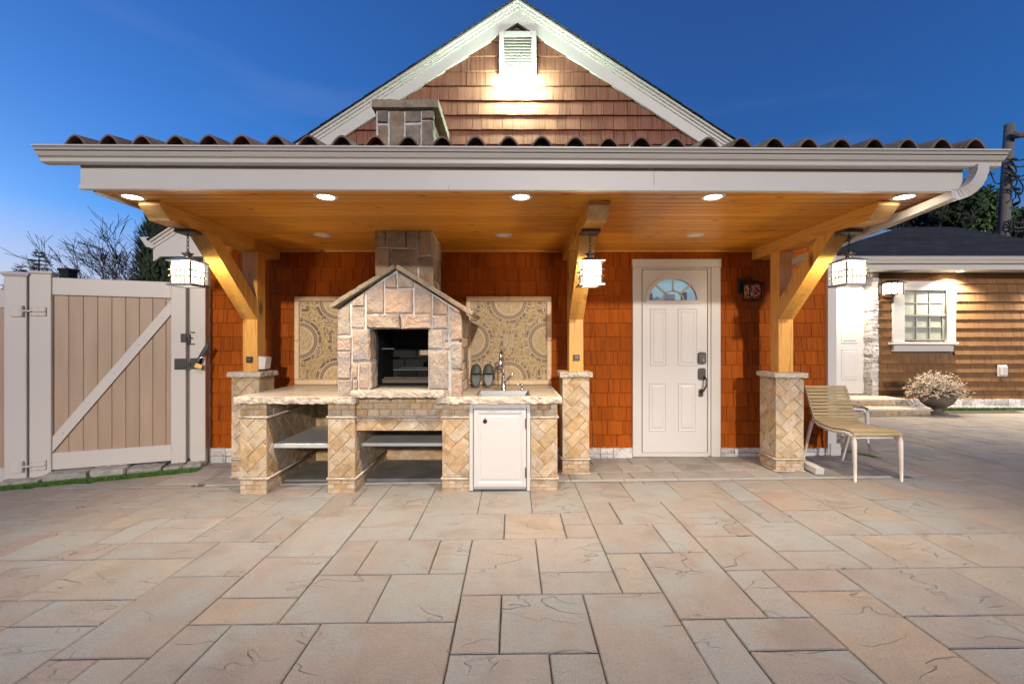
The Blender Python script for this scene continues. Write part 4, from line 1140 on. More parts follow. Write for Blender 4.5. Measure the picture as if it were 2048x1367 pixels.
# sink
sk = thing('sink', ((sx0+sx1)/2, 4.06, CT), 'square stainless steel sink set into the right end of the counter', 'sink')
m = MB(); zb_ = CT-.20; t_ = .004
i0, i1, j0, j1 = sx0+.001, sx1-.001, sy0+.001, sy1-.001
m.add([(i0,j0,CT-.002),(i1,j0,CT-.002),(i1,j1,CT-.002),(i0,j1,CT-.002),(i0+.012,j0+.012,zb_+.02),(i1-.012,j0+.012,zb_+.02),(i1-.012,j1-.012,zb_+.02),(i0+.012,j1-.012,zb_+.02),
       (i0+.04,j0+.04,zb_),(i1-.04,j0+.04,zb_),(i1-.04,j1-.04,zb_),(i0+.04,j1-.04,zb_)],
      [(0,1,5,4),(1,2,6,5),(2,3,7,6),(3,0,4,7),(4,5,9,8),(5,6,10,9),(6,7,11,10),(7,4,8,11),(8,9,10,11)])
m.build('basin', M['steel'], sk)
q = MB()
for a, b, c, d in ((sx0-.012, sx1+.012, sy0-.012, sy0), (sx0-.012, sx1+.012, sy1, sy1+.012), (sx0-.012, sx0, sy0, sy1), (sx1, sx1+.012, sy0, sy1)): q.box(a, b, c, d, CT+.0005, CT+.003)
q.build('rim', M['steel'], sk)
MB().lathe([(0,.004),(.03,.004),(.04,.0015),(.0,.0015)], (sx0+sx1)/2, 4.06, 20).xf(Matrix.Translation((0,0,zb_))).build('drain', M['chrome'], sk, smooth=True)
# faucet
fy = 4.31; fx = PX(1007, fy)
fc = thing('faucet', (fx, fy, CT), 'tall pull-down nickel kitchen faucet behind the sink', 'faucet')
MB().lathe([(0,CT),(.030,CT),(.030,CT+.008),(.024,CT+.02),(.021,CT+.08),(.019,CT+.13),(.017,CT+.15)], fx, fy, 18).build('body', M['chrome'], fc, smooth=True)
zt_ = PZ(702, fy)
arc = [(fx-.002, fy, CT+.14), (fx-.004, fy, zt_-.07)]
for i in range(1, 10):
    a = math.pi*i/9; arc.append((fx-.004-.012*(1-math.cos(a)), fy-.065*(1-math.cos(a)), zt_-.07+.07*math.sin(a)))
MB().tube(arc, .0125, 10).build('spout', M['chrome'], fc, smooth=True)
ex, ey, ez = arc[-1]
sp = MB().tube([(ex, ey, ez), (ex-.001, ey-.002, ez-.05), (ex-.003, ey-.006, ez-.125)], .015, 12, r1=.022).build('spray_head', M['chrome'], fc, smooth=True)
MB().tube([(ex-.003, ey-.0065, ez-.1255), (ex-.003, ey-.007, ez-.131)], .0195, 12).build('nozzle', M['black'], sp)
MB().tube([(fx+.012, fy-.008, CT+.085), (fx+.045, fy-.02, CT+.115), (fx+.078, fy-.03, CT+.145), (fx+.090, fy-.033, CT+.178)], .016, 10, r1=.008).build('lever', M['chrome'], fc, smooth=True)
# soap dispenser
dx = PX(1044, 4.33)
sd_ = thing('soap_dispenser', (dx, 4.33, CT), 'small nickel soap pump to the right of the faucet', 'soap dispenser')
MB().lathe([(0,CT),(.020,CT),(.018,CT+.008),(.010,CT+.014),(.009,CT+.035),(.015,CT+.038),(.015,CT+.058),(.010,CT+.062),(0,CT+.062)], dx, 4.33, 14).build('pump', M['chrome'], sd_, smooth=True)
MB().tube([(dx, 4.33, CT+.056), (dx-.03, 4.315, CT+.058), (dx-.056, 4.30, CT+.052)], .006, 8).build('nozzle', M['chrome'], sd_, smooth=True)

# cabinet door under the sink
cab = thing('sink_cabinet', (.0, 3.82, 0), 'white under-sink cabinet with a framed door and black hinges', 'cabinet')
ax_, bx_ = PX(938.6, 3.82)+.001, PX(1061, 3.82)-.001
zf0, zf1 = gz(0)+.004, CB-.004
MB().box(ax_+.005, bx_-.005, 3.86, 3.90, zf0, zf1).build('carcass', M['doorpaint'], cab)
for a in ((ax_, PX(946, 3.82), zf0, zf1), (PX(1053.5, 3.82), bx_, zf0, zf1), (PX(946, 3.82)+.001, PX(1053.5, 3.82)-.001, PZ(816.5, 3.82), zf1)):
    MB().cbox(a[0], a[1], 3.815, 3.86, a[2], a[3], .002).build('face_frame', M['doorpaint'], cab)
c0, c1, d0, d1 = PX(947, 3.81)+.002, PX(1052.5, 3.81)-.001, PZ(973, 3.81), PZ(817.5, 3.81)
cdo = MB().cbox(c0, c1, 3.812, 3.832, d0, d1, .002).build('door', M['doorpaint'], cab)
w_ = .050
vs, seq = [], [(0, -.001), (.004, -.006), (w_-.016, -.006), (w_-.010, -.0025), (w_, -.001), (w_+.006, .0), (w_+.016, -.003)]
for d, h in seq: vs += [(c0+d, 3.812+h, d0+d), (c1-d, 3.812+h, d0+d), (c1-d, 3.812+h, d1-d), (c0+d, 3.812+h, d1-d)]
m = MB(); m.add(vs, [(4*i+k, 4*i+(k+1) % 4, 4*i+4+(k+1) % 4, 4*i+4+k) for i in range(len(seq)-1) for k in range(4)]+[tuple(4*(len(seq)-1)+k for k in range(4))]); m.build('door_panel', M['doorpaint'], cdo)
kx, kz = PX(970, 3.8), PZ(842.5, 3.8)
q = MB().lathe([(0,-.004),(.017,-.004),(.019,0),(.017,.003),(.010,.006),(0,.006)], 0, 0, 20).xf(Matrix.Translation((kx, 3.808, kz)) @ Matrix.Rotation(R(90), 4, 'X')); q.box(kx-.005, kx+.005, 3.795, 3.806, kz+.014, kz+.028)
q.build('knob', M['black'], cdo)
for z in (PZ(846.5, 3.8), PZ(945, 3.8)): MB().cbox(c1-.008, c1+.001, 3.795, 3.811, z-.045, z+.045, .002).build('hinge', M['black'], cdo)

# slippers
def slipper(x, y, lean, rz, label):
    t = thing('slipper', (x, y, CT+.001), label, 'slipper', 'pair of slippers leaning on the mosaic', local=True)
    L_, Wd = .250, .120
    def outline(sc=1.0, n_=26):
        o = []
        for i in range(n_):
            a = 2*math.pi*i/n_; yy = math.cos(a); xx = math.sin(a)
            wdt = Wd/2*(1.0 if yy > 0 else .86)*sc; fl_ = .94 if abs(yy) < .3 else 1
            o.append((xx*wdt*fl_*(abs(xx)**-.15 if abs(xx) > .05 else 1), yy*(L_/2)*sc+L_/2))
        return o
    m = MB(); o0 = outline(); o1 = outline(1.0); o2 = outline(.90); o3 = outline(.84)
    n_ = len(o0); vs = [(p[0], 0, p[1]) for p in o0]+[(p[0], -.030, p[1]) for p in o1]+[(p[0], -.034, p[1]) for p in o2]+[(p[0], -.026, p[1]) for p in o3]
    fs = [tuple(range(n_))]+[(k*n_+i, k*n_+(i+1) % n_, (k+1)*n_+(i+1) % n_, (k+1)*n_+i) for k in range(3) for i in range(n_)]+[tuple(3*n_+i for i in range(n_))]
    m.add(vs, fs); rot = Matrix.Rotation(lean, 4, 'X')
    fixn(m).xf(rot).build('sole', M['rubber_in'], t, smooth=False)
    s = MB(); nu, nv = 14, 8; vs = []
    for j in range(nv+1):
        zz = .118+.105*j/nv
        hw = Wd/2*1.02*math.sqrt(max(.05, 1-((zz-.1225)/.1245)**2*.93))
        for i in range(nu+1):
            u = -1+2*i/nu; hgt = .030+.042*(1-u*u)**.6*(1-.45*j/nv); zc = zz+(.024*(1-u*u) if j == 0 else 0)
            vs.append((u*hw, -hgt, zc))
    s.add(vs, [(j*(nu+1)+i, j*(nu+1)+i+1, (j+1)*(nu+1)+i+1, (j+1)*(nu+1)+i) for j in range(nv) for i in range(nu)])
    top = len(s.v); s.v.append((0, -.045, .238)); s.f += [(nv*(nu+1)+i, nv*(nu+1)+i+1, top) for i in range(nu)]
    s.xf(rot).build('upper', M['rubber'], t, smooth=True)
    t.rotation_euler = (0, 0, rz); return t
slipper(PX(951.5, 4.50), 4.535, -R(16), R(0), 'grey-green slipper leaning on the mosaic, next to the stone oven')
slipper(PX(976.5, 4.50), 4.535, -R(16), R(3), 'grey-green slipper leaning on the mosaic, nearer to the faucet')

# ------------------------------------------------------------------ mosaics
def mosaic(x0, x1, z0, z1, label, seed):
    t = thing('mosaic_panel', ((x0+x1)/2, WY-.03, z0), label, 'mosaic panel')
    Y = WY-.045; fr = .052
    bd = MB().box(x0+.01, x1-.01, Y, WY-.012, z0+.01, z1-.01).build('backing_board', flat('mosaic_bed_%d' % seed, (.42,.33,.215), .9, bump=.3, bs=200), t)
    for a in ((x0, x1, z1-fr, z1), (x0, x1, z0, z0+fr), (x0, x0+fr, z0+fr+.001, z1-fr-.001), (x1-fr, x1, z0+fr+.001, z1-fr-.001)):
        n_ = 2
        for i in range(n_):
            if a[1]-a[0] > .3: b = (a[0]+(a[1]-a[0])*i/n_+.0008, a[0]+(a[1]-a[0])*(i+1)/n_-.0008, a[2], a[3])
            else: b = (a[0], a[1], a[2]+(a[3]-a[2])*i/n_+.0008, a[2]+(a[3]-a[2])*(i+1)/n_-.0008)
            o = MB().cbox(b[0], b[1], Y-.022, WY-.013, b[2], b[3], .007).build('border_tile', M['mos_pale'], t)
    ix0, ix1, iz0, iz1 = x0+fr+.002, x1-fr-.002, z0+fr+.002, z1-fr-.002
    mx, mz = (ix0+ix1)/2, (iz0+iz1)/2; hw, hh = (ix1-ix0)/2, (iz1-iz0)/2
    cs = [(mx, iz1), (mx, iz0), (ix0, mz), (ix1, mz)]
    rr_ = random.Random(seed); ms = {'mos_pale': MB(), 'mos_olive': MB(), 'mos_dark': MB()}
    def stone(cx, cz, ang, L_, W_, mat):
        if not (ix0+.004 < cx < ix1-.004 and iz0+.004 < cz < iz1-.004): return
        if abs(cx-mx) < .0018 or abs(cz-mz) < .0018: return
        c, s = math.cos(ang), math.sin(ang)
        pts = [(cx+a*c*L_/2-b*s*W_/2, cz+a*s*L_/2+b*c*W_/2) for a, b in ((-1,-1),(1,-1),(1,1),(-1,1))]
        pts = clip_rect(pts, ix0, ix1, iz0, iz1)
        if len(pts) < 3: return
        h = .005+rr_.uniform(-.0012,.0012); n_ = len(pts)
        ms[mat].add([(p[0], Y-.0005, p[1]) for p in pts]+[(p[0], Y-h, p[1]) for p in pts],
                    [tuple(range(n_, 2*n_))]+[(i, (i+1) % n_, n_+(i+1) % n_, n_+i) for i in range(n_)])
    sc = hw/.45
    bands = [(.012, .150, 'tan', .010, ('mos_pale','mos_olive','mos_pale')), (.150, .172, 'rad', .012, ('mos_pale',)), (.172, .214, 'braid', .012, ('mos_dark',)),
             (.214, .228, 'tan', .012, ('mos_pale',)), (.228, .262, 'bar', .0105, ('mos_dark','mos_dark','mos_pale')), (.264, .350, 'tan', .0098, ('mos_olive','mos_olive','mos_olive','mos_dark','mos_olive','mos_pale','mos_pale')),
             (.350, .384, 'bar', .0105, ('mos_dark','mos_olive','mos_dark','mos_pale')), (.386, .62, 'sq', .0115, ('mos_pale','mos_pale','mos_olive'))]
    for ci, (cx, cz) in enumerate(cs):
        for r0, r1, md, st, cols in bands:
            if md in ('sq',): continue
            r_ = r0+st/2
            step_r = {'tan': st, 'rad': r1-r0, 'bar': r1-r0, 'braid': (r1-r0)/2}[md]
            rcur = r0
            while rcur < r1-.004:
                rm = (rcur+step_r/2)*sc; arcl = {'tan': .026, 'rad': .011, 'bar': .0098, 'braid': .0150}[md]
                n_ = max(3, int(2*math.pi*rm/arcl)); off = rr_.random()
                for i in range(n_):
                    a = 2*math.pi*(i+off)/n_
                    x, z = cx+rm*math.cos(a), cz+rm*math.sin(a)
                    if not (ix0 < x < ix1 and iz0 < z < iz1): continue
                    if min(range(4), key=lambda q: (x-cs[q][0])**2+(z-cs[q][1])**2) != ci: continue
                    mt = rr_.choice(cols)
                    if md == 'tan':
                        for _ in (0,): stone(x, z, a+math.pi/2+rr_.uniform(-.12,.12), arcl*rr_.uniform(.6,.88), st*.62, mt)
                    elif md == 'braid': stone(x, z, a+(.75 if (rcur-r0) < .01 else -.75)+math.pi/2, .017, .0058, 'mos_dark')
                    else: stone(x, z, a+rr_.uniform(-.06,.06), (r1-r0)*.86*sc, .0060 if md == 'bar' else .0085, mt)
                rcur += step_r
    # centre and corner squares
    g_ = .0125
    for i in range(int(hw*2/g_)+1):
        for j in range(int(hh*2/g_)+1):
            x, z = ix0+i*g_+.006, iz0+j*g_+.006
            d = min(math.hypot(x-c[0], z-c[1]) for c in cs)/sc
            if d > .392:
                if (i//2+j//2) % 2: stone(x, z, 0 if i % 2 else math.pi/2, .011, .0058, rr_.choice(('mos_pale','mos_olive','mos_dark') if (i*j) % 5 == 0 else ('mos_pale',)))
                else: stone(x, z, math.pi/2 if j % 2 else 0, .011, .0058, 'mos_pale')
    for k, m in ms.items():
        if m.v: m.build('mosaic_stones', M[k], t, kind='stuff')
MY = WY-.06
mz0, mz1 = CT+.003, PZ(592.5, MY)
mosaic(PX(588.5, MY), PX(588.5, MY)+(mz1-mz0)-.03, mz0, mz1, 'square pebble mosaic with half-circle wreaths on the wall left of the stone oven', 71)
mosaic(PX(1103, MY)-(mz1-mz0)+.03, PX(1103, MY), mz0, mz1, 'square pebble mosaic with half-circle wreaths on the wall behind the sink and faucet', 72)

# ------------------------------------------------------------------ the stone oven
OY = 3.845
oven = thing('stone_oven', (-.98, 4.2, CT), 'pink granite house-shaped outdoor oven with a chimney rising through the porch roof', 'oven')
def zp(x, y): return (PX(640+x/3.797, OY-.02), PZ(440+y/3.797, OY-.02))
ox0, ox1 = PX(674.5, OY)+.004, PX(924, OY)-.006
oxc = PX(795.5, OY); zbm = CT+.001
zap = PZ(538, OY); zev = PZ(621, OY)
opx0, opx1, opz0, opz1 = zp(382, 0)[0], zp(820, 0)[0], .856, zp(0, 826)[1]
m = MB(); d = .03
yb_ = 4.55
# mortar body as four blocks round the firebox opening
body = MB()
body.box(ox0+.012, opx0-.004, OY-.020, yb_, zbm, opz1); body.box(opx1+.004, ox1-.016, OY-.020, yb_, zbm, opz1); body.box(opx0-.003, opx1+.003, OY, yb_, zbm, .800)
body.prism([(ox0+.012, opz1+.001), (ox1-.016, opz1+.001), (ox1-.016, zev), (oxc, zap-.005), (ox0+.012, zev)], 'y', OY-.020, yb_)
body = body.build('wall', M['mortar'], oven)
TF = lambda u, v, h: (u, OY-.001-h, v)
stones = [
 [(132,690),(228,628),(232,870),(138,875)], [(135,885),(242,885),(242,990),(135,990)], [(138,995),(240,995),(235,1205),(140,1205)], [(142,1210),(254,1208),(250,1345),(140,1345)],
 [(245,615),(340,553),(340,655),(245,655)], [(243,665),(342,665),(340,820),(243,820)], [(355,545),(485,462),(488,708),(355,712)], [(497,455),(580,400),(583,516),(497,516)],
 [(592,395),(710,462),(710,513),(595,516)], [(497,525),(705,525),(705,710),(497,708)], [(718,468),(848,550),(848,710),(718,712)], [(860,558),(973,628),(973,722),(858,722)],
 [(985,638),(1075,692),(1078,905),(995,920)], [(860,732),(972,732),(972,825),(860,825)], [(250,832),(377,832),(377,1065),(250,1070)], [(300,1080),(379,1074),(378,1282),(300,1283)],
 [(245,1084),(288,1084),(285,1205),(243,1202)], [(262,1217),(290,1217),(290,1283),(262,1283)], [(824,834),(938,832),(935,978),(824,978)], [(948,832),(976,832),(976,920),(948,920)],
 [(948,936),(983,936),(983,978),(948,978)], [(826,990),(976,990),(974,1285),(830,1285)], [(998,932),(1080,928),(1078,1130),(998,1133)], [(1000,1143),(1078,1143),(1080,1345),(998,1345)], [(945,1293),(983,1293),(983,1345),(945,1345)],
 [(262,1293),(295,1293),(295,1345),(262,1345)]]
def stone_poly(s_): return [(lambda q: (max(q[0], ox0), q[1]))(zp(x, y)) for x, y in s_]
for i, s_ in enumerate(stones):
    p = stone_poly(s_)
    p = [(x, min(z, zap-.012-abs(x-oxc)*(zap-zev)/(oxc-ox0))) for x, z in p]
    rock(p, TF, .034+.010*((i*7) % 5)/4, 600+i).build('stone', M['granite'], body)
for i, s_ in enumerate(([(357,716),(612,722),(616,824),(357,818)], [(624,722),(848,717),(849,822),(624,826)])):
    rock([zp(x, y) for x, y in s_], TF, .062, 640+i, amp=.014).build('lintel_stone', M['granite'], body)
# jamb returns
for i, (za, zb2) in enumerate(((zp(0,1064)[1], opz1), (.857, zp(0,1072)[1]))):
    TL = lambda u, v, h: (opx0-.004+h-.02, u, v)
    rock([(OY-.03, za+.004), (4.00, za+.004), (4.00, zb2-.004), (OY-.03, zb2-.004)], TL, .026+.01*i, 650+i).build('stone', M['granite'], body)
# right flank: thin courses of ledge stone
TR = lambda u, v, h: (ox1-d+h, u, v)
rs = random.Random(44); z = zbm+.01; k = 0
while z < zev-.02:
    hgt = rs.uniform(.07, .15); z2 = min(z+hgt, zev-.0); y = OY-.02
    if zev-z2 < .04: z2 = zev-.005
    while y < yb_-.02:
        w_ = rs.uniform(.12, .28); y2 = min(y+w_, yb_)
        if yb_-y2 < .06: y2 = yb_
        rock([(y+.003, z+.003), (y2-.003, z+.003), (y2-.003, z2-.003), (y+.003, z2-.003)], TR, .022+rs.uniform(0,.01), 660+k, amp=.005).build('stone', M['travertine'] if rs.random() < .6 else M['granite_dark'], body); k += 1
        y = y2
    z = z2
TL2 = lambda u, v, h: (ox0+d-h, u, v)
z = zbm+.01
while z < zev-.02:
    z2 = min(z+rs.uniform(.12, .2), zev-.005); y = OY-.02
    if zev-z2 < .05: z2 = zev-.005
    while y < yb_-.02:
        y2 = min(y+rs.uniform(.15, .3), yb_)
        if yb_-y2 < .06: y2 = yb_
        rock([(y+.003, z+.003), (y2-.003, z+.003), (y2-.003, z2-.003), (y+.003, z2-.003)], TL2, .026, 700+k, amp=.005).build('stone', M['granite'], body); k += 1
        y = y2
    z = z2
# sloping roof slabs
rxl, rxr = PX(662, OY-.08), PX(943, OY-.08)
sl_o = (PZ(536, OY-.08)-PZ(631, OY-.08))/(rxr-oxc); za_ = PZ(536, OY-.08)
for sgn, xe in ((-1, rxl), (1, rxr)):
    L_ = math.hypot(xe-oxc, sl_o*(xe-oxc)); ang = math.atan2(-sl_o*abs(xe-oxc), (xe-oxc)*sgn)
    m = MB().rough(0, L_, OY-.085, yb_+.02, 0, .038, .03, .006, .005, 22, 720+sgn)
    mt = Matrix.Translation((oxc, 0, za_)) @ (Matrix.Scale(-1, 4, (1,0,0)) if sgn < 0 else Matrix.Identity(4)) @ Matrix.Rotation(-ang, 4, 'Y')
    m.xf(mt)
    if sgn < 0: m.f = [f[::-1] for f in m.f]
    m.build('roof_slab', M['capstone'], oven)
# firebox
fb_ = MB()
bx0, bx1, by0, by1, bz0_, bz1_ = opx0+.005, opx1-.005, 4.005, 4.50, .858, opz1-.002
fire = MB()
fire.add([(bx0-.05,by1,bz0_),(bx1+.05,by1,bz0_),(bx1+.05,by1,bz1_+.05),(bx0-.05,by1,bz1_+.05)], [(0,1,2,3)])
fire.add([(bx0+.012,4.0,bz0_),(bx0+.012,by1,bz0_),(bx0+.012,by1,bz1_),(bx0+.012,4.0,bz1_)], [(0,1,2,3)])
fire.add([(bx1,OY+.03,bz0_),(bx1,by1,bz0_),(bx1,by1,bz1_),(bx1,OY+.03,bz1_)], [(0,1,2,3)])
fire.add([(bx0,OY+.03,bz1_-.0),(bx1,OY+.03,bz1_-.0),(bx1,by1,bz1_),(bx0,by1,bz1_)], [(0,1,2,3)])
fire = fire.build('firebox', M['fire'], oven)
rb = random.Random(3); z = .875; k = 0
while z < opz1-.03:
    x = bx0+.02-(.12 if k % 2 else 0)
    while x < bx1:
        a, b = max(x, bx0+.014), min(x+.235, bx1-.002)
        if b-a > .02: MB().cbox(a+.002, b-.002, by1-.03, by1-.002, z+.002, min(z+.112, opz1)-.002, .003).build('firebrick', M['fire'], fire)
        x += .24
    z += .114; k += 1
def rack(z, y0, y1, x0, x1, name, mt='steel', bars=26, rb_=.0028):
    m = MB(); m.tube([(x0,y0,z),(x1,y0,z)], .005, 6); m.tube([(x0,y1,z),(x1,y1,z)], .005, 6)
    for i in range(bars):
        x = x0+(x1-x0)*(i+.5)/bars; m.tube([(x,y0,z),(x,y1,z)], rb_, 4, cap=False)
    m.build(name, M[mt], oven)
rack(PZ(738, 4.2), 4.14, 4.44, PX(787, 4.15), bx1-.004, 'grill_rack', bars=22)
rack(.875, 3.96, 4.2, bx0+.03, bx1-.004, 'grill_rack', 'black', bars=34)
m = MB(); m.box(bx0+.03, bx1-.002, 4.06, 4.40, .905, .915); m.box(bx0+.03, bx1-.002, 4.055, 4.060, .89, .930)
for i in range(14):
    x = bx0+.05+i*(bx1-bx0-.07)/14; m.tube([(x, 4.055, .936), (x+.026, 4.055, .936)], .009, 8)
m.build('burner_tray', M['bronze'], oven)
MB().cbox(bx0+.013, bx0+.13, 4.10, 4.16, PZ(697, 4.1)-.004, PZ(697, 4.1)+.004, .001).build('rack_support', M['steel'], oven)
MB().cbox(PX(839, 4.0), bx1-.002, 4.0, 4.06, PZ(709.5, 4.0), PZ(700, 4.0), .002).build('rack_support', M['travertine'], oven)
# chimney
QY = 4.045
qx0, qx1 = PX(749, QY), PX(864, QY)
ctop = PZ(220, QY)
chm = MB().box(qx0+.014, qx1-.014, QY+.004, 4.585, za_-.35, ctop).build('chimney', M['mortar'], oven)
TC = lambda u, v, h: (u, QY+.022-h, v)
def zq(x, y): return (PX(640+x/3.797, QY), PZ(440+y/3.797, QY))
cst = [[(415,80),(498,80),(498,203),(415,207)], [(508,80),(658,80),(656,210),(508,205)], [(668,80),(735,80),(735,212),(668,212)], [(748,80),(850,80),(850,262),(750,266)],
       [(418,216),(528,214),(530,420),(420,420)], [(540,222),(740,222),(740,470),(540,470)], [(752,276),(862,276),(862,540),(752,540)], [(420,430),(530,430),(530,560),(420,560)]]
def zr(x, y): return (PX(600+x/2.2756, QY), PZ(y/2.2756, QY))
cst2 = [[(355,505),(400,505),(400,560),(355,560)], [(408,505),(472,505),(472,668),(408,668)], [(480,508),(549,508),(549,556),(480,558)], [(556,508),(610,508),(610,544),(556,544)],
        [(355,570),(399,568),(399,668),(355,668)], [(481,568),(548,568),(548,668),(481,668)], [(556,552),(610,552),(610,668),(556,668)]]
k = 0
for fn, lst in ((zq, cst), (zr, cst2)):
    for s_ in lst:
        rock([fn(x, y) for x, y in s_], TC, .030+.006*(k % 3), 760+k, amp=.009).build('stone', M['granite_dark'], chm); k += 1
TCR = lambda u, v, h: (qx1-.03+h, u, v)
rs = random.Random(12)
for (za, zb2) in ((za_-.32, ZC-.01), (PZ(295, QY), ctop)):
    z = za
    while z < zb2-.02:
        z2 = min(z+rs.uniform(.10, .24), zb2); y = QY+.0
        if zb2-z2 < .05: z2 = zb2
        while y < 4.58:
            y2 = min(4.585, y+rs.uniform(.14, .30))
            if 4.585-y2 < .06: y2 = 4.585
            rock([(y+.004, z+.004), (y2-.004, z+.004), (y2-.004, z2-.004), (y+.004, z2-.004)], TCR, .028, 790+k, amp=.008).build('stone', M['granite_dark'], chm); k += 1
            y = y2
        z = z2
MB().rough(PX(743, QY-.03), PX(878, QY-.03), QY-.045, 4.66, ctop+.001, ctop+.075, .03, .006, .006, 20, 799).build('chimney_cap', M['capstone'], oven)

# ------------------------------------------------------------------ lights under the porch
def can(x, y, lit, label, i):
    t = thing('recessed_light', (x, y, ZC), label, 'ceiling light', 'recessed lights in the porch ceiling')
    mt = Matrix.Translation((x, y, ZC))
    MB().lathe([(.058,.012),(.056,-.002),(.060,-.006),(.078,-.005),(.082,-.0005)], 0, 0, 28).xf(mt).build('trim_ring', M['white'], t, smooth=True)
    MB().lathe([(0,-.003),(.0562,-.003)], 0, 0, 24).xf(mt).build('lens', M['can'] if lit else M['off_lens'], t)
    if lit:
        ld = bpy.data.lights.new('downlight_beam', 'SPOT'); ld.energy = CAN_W; ld.spot_size = R(124); ld.spot_blend = .8; ld.shadow_soft_size = .05; ld.color = (1.0, .85, .66)
        lo = bpy.data.objects.new('downlight_beam', ld); C.objects.link(lo); lo.parent = t; lo.location = (0, 0, -.012)
names = ['lit ceiling downlight above the left beam end, leftmost of the front row', 'lit ceiling downlight in front of the stone oven, second of the front row',
         'lit ceiling downlight above the sink side, middle of the front row', 'lit ceiling downlight between the middle beam and the front door, fourth of the front row',
         'lit ceiling downlight beyond the right beam end, rightmost of the front row']
for i, px in enumerate((265, 652, 1042, 1426, 1808)): can(PX(px, 3.10), 3.10, True, names[i], i)
names = ['unlit ceiling downlight in the back row, left of the chimney', 'unlit ceiling downlight in the back row, between chimney and middle beam', 'unlit ceiling downlight in the back row, near the front door']
for i, px in enumerate((645, 1007, 1391)): can(PX(px, 4.21), 4.21, False, names[i], i)

LY = 3.57
def make_lantern(x, label):
    t = thing('hanging_lantern', (x, LY, 1.70), label, 'lantern', 'lanterns hung under the porch beams')
    MB().cbox(x-.078, x+.078, LY-.055, LY+.095, BZ-.028, BZ-.0015, .006).build('ceiling_plate', M['bronze'], t)
    z = BZ-.03; k = 0
    zl = PZ(506, LY)
    while z > zl+.01:
        m = MB(); pts = []
        for i in range(13):
            a = 2*math.pi*i/12; u, v = .0085*math.cos(a), .020*math.sin(a)
            pts.append((x+(u if k % 2 else 0), LY+(0 if k % 2 else u), z-.016+v))
        m.tube(pts, .0028, 6, cap=False).build('chain_link', M['black'], t); z -= .0315; k += 1
    zr_ = PZ(521, LY)
    MB().lathe([(0,zl+.012),(.012,zl+.012),(.018,zl),(.045,zl-.004),(.040,zl-.010),(.020,zl-.028),(.05,zr_+.005)], x, LY, 16).build('cap', M['bronze'], t, smooth=True)
    m = MB(); a, b = .105, .045; zt2, zb2 = zr_+.018, zr_-.012
    m.add([(x-a,LY-a,zb2),(x+a,LY-a,zb2),(x+a,LY+a,zb2),(x-a,LY+a,zb2),(x-b,LY-b,zt2),(x+b,LY-b,zt2),(x+b,LY+b,zt2),(x-b,LY+b,zt2),
           (x-a,LY-a,zb2-.006),(x+a,LY-a,zb2-.006),(x+a,LY+a,zb2-.006),(x-a,LY+a,zb2-.006)],
          [(4,5,6,7),(0,1,5,4),(1,2,6,5),(2,3,7,6),(3,0,4,7),(0,8,9,1),(1,9,10,2),(2,10,11,3),(3,11,8,0),(8,11,10,9)])
    m.build('roof', M['steel'], t)
    g_, z0, z1 = .072, PZ(569, LY), zb2-.006
    MB().box(x-g_, x+g_, LY-g_, LY+g_, z0+.001, z1-.001).build('glass', M['lantern_glass'], t)
    fr = MB()
    for sx in (-1, 1):
        for sy in (-1, 1):
            fr.box(x+sx*(g_+.005)-.005, x+sx*(g_+.005)+.005, LY+sy*(g_+.005)-.005, LY+sy*(g_+.005)+.005, z0, z1)
    fr.build('corner_bars', M['bronze'], t)
    ld = bpy.data.lights.new('lantern_bulb', 'POINT'); ld.energy = LANTERN_W; ld.shadow_soft_size = .03; ld.color = (1.0, .82, .58)
    lo = bpy.data.objects.new('lantern_bulb', ld); C.objects.link(lo); lo.parent = t; lo.location = (0, 0, z1-.06-1.70)
    fr = MB(); e = g_+.010
    for z in (z0+(z1-z0)*.62, z0+(z1-z0)*.34):
        for s_ in (-1, 1):
            fr.tube([(x-e-.02, LY+s_*e, z), (x+e+.02, LY+s_*e, z)], .0042, 5); fr.tube([(x+s_*e, LY-e-.02, z), (x+s_*e, LY+e+.02, z)], .0042, 5)
    for u in (-.033, .0, .033):
        for s_ in (-1, 1):
            fr.tube([(x+u, LY+s_*e, z0), (x+u, LY+s_*e, z0+(z1-z0)*.64)], .0036, 5); fr.tube([(x+s_*e, LY+u, z0), (x+s_*e, LY+u, z0+(z1-z0)*.64)], .0036, 5)
    fr.build('wire_grille', M['bronze'], t)
    m = MB(); a = .100
    for p in ((x-a, x+a, LY-a, LY-g_+.01), (x-a, x+a, LY+g_-.01, LY+a), (x-a, x-g_+.01, LY-g_+.01, LY+g_-.01), (x+g_-.01, x+a, LY-g_+.01, LY+g_-.01)): m.box(*p, z0-.016, z0)
    m.build('base_frame', M['steel'], t)
    return t
lx = [(b[0]+b[1])/2 for b in beamx]
l0 = make_lantern(lx[0], 'lit square lantern on a chain under the left beam, in front of the fence gate')
for x, lab in ((lx[1], 'lit square lantern on a chain under the middle beam, above the sink end'), (lx[2], 'lit square lantern on a chain under the right beam, before the far door')):
    c = copy_tree(l0); c.location.x = x; c['label'] = lab

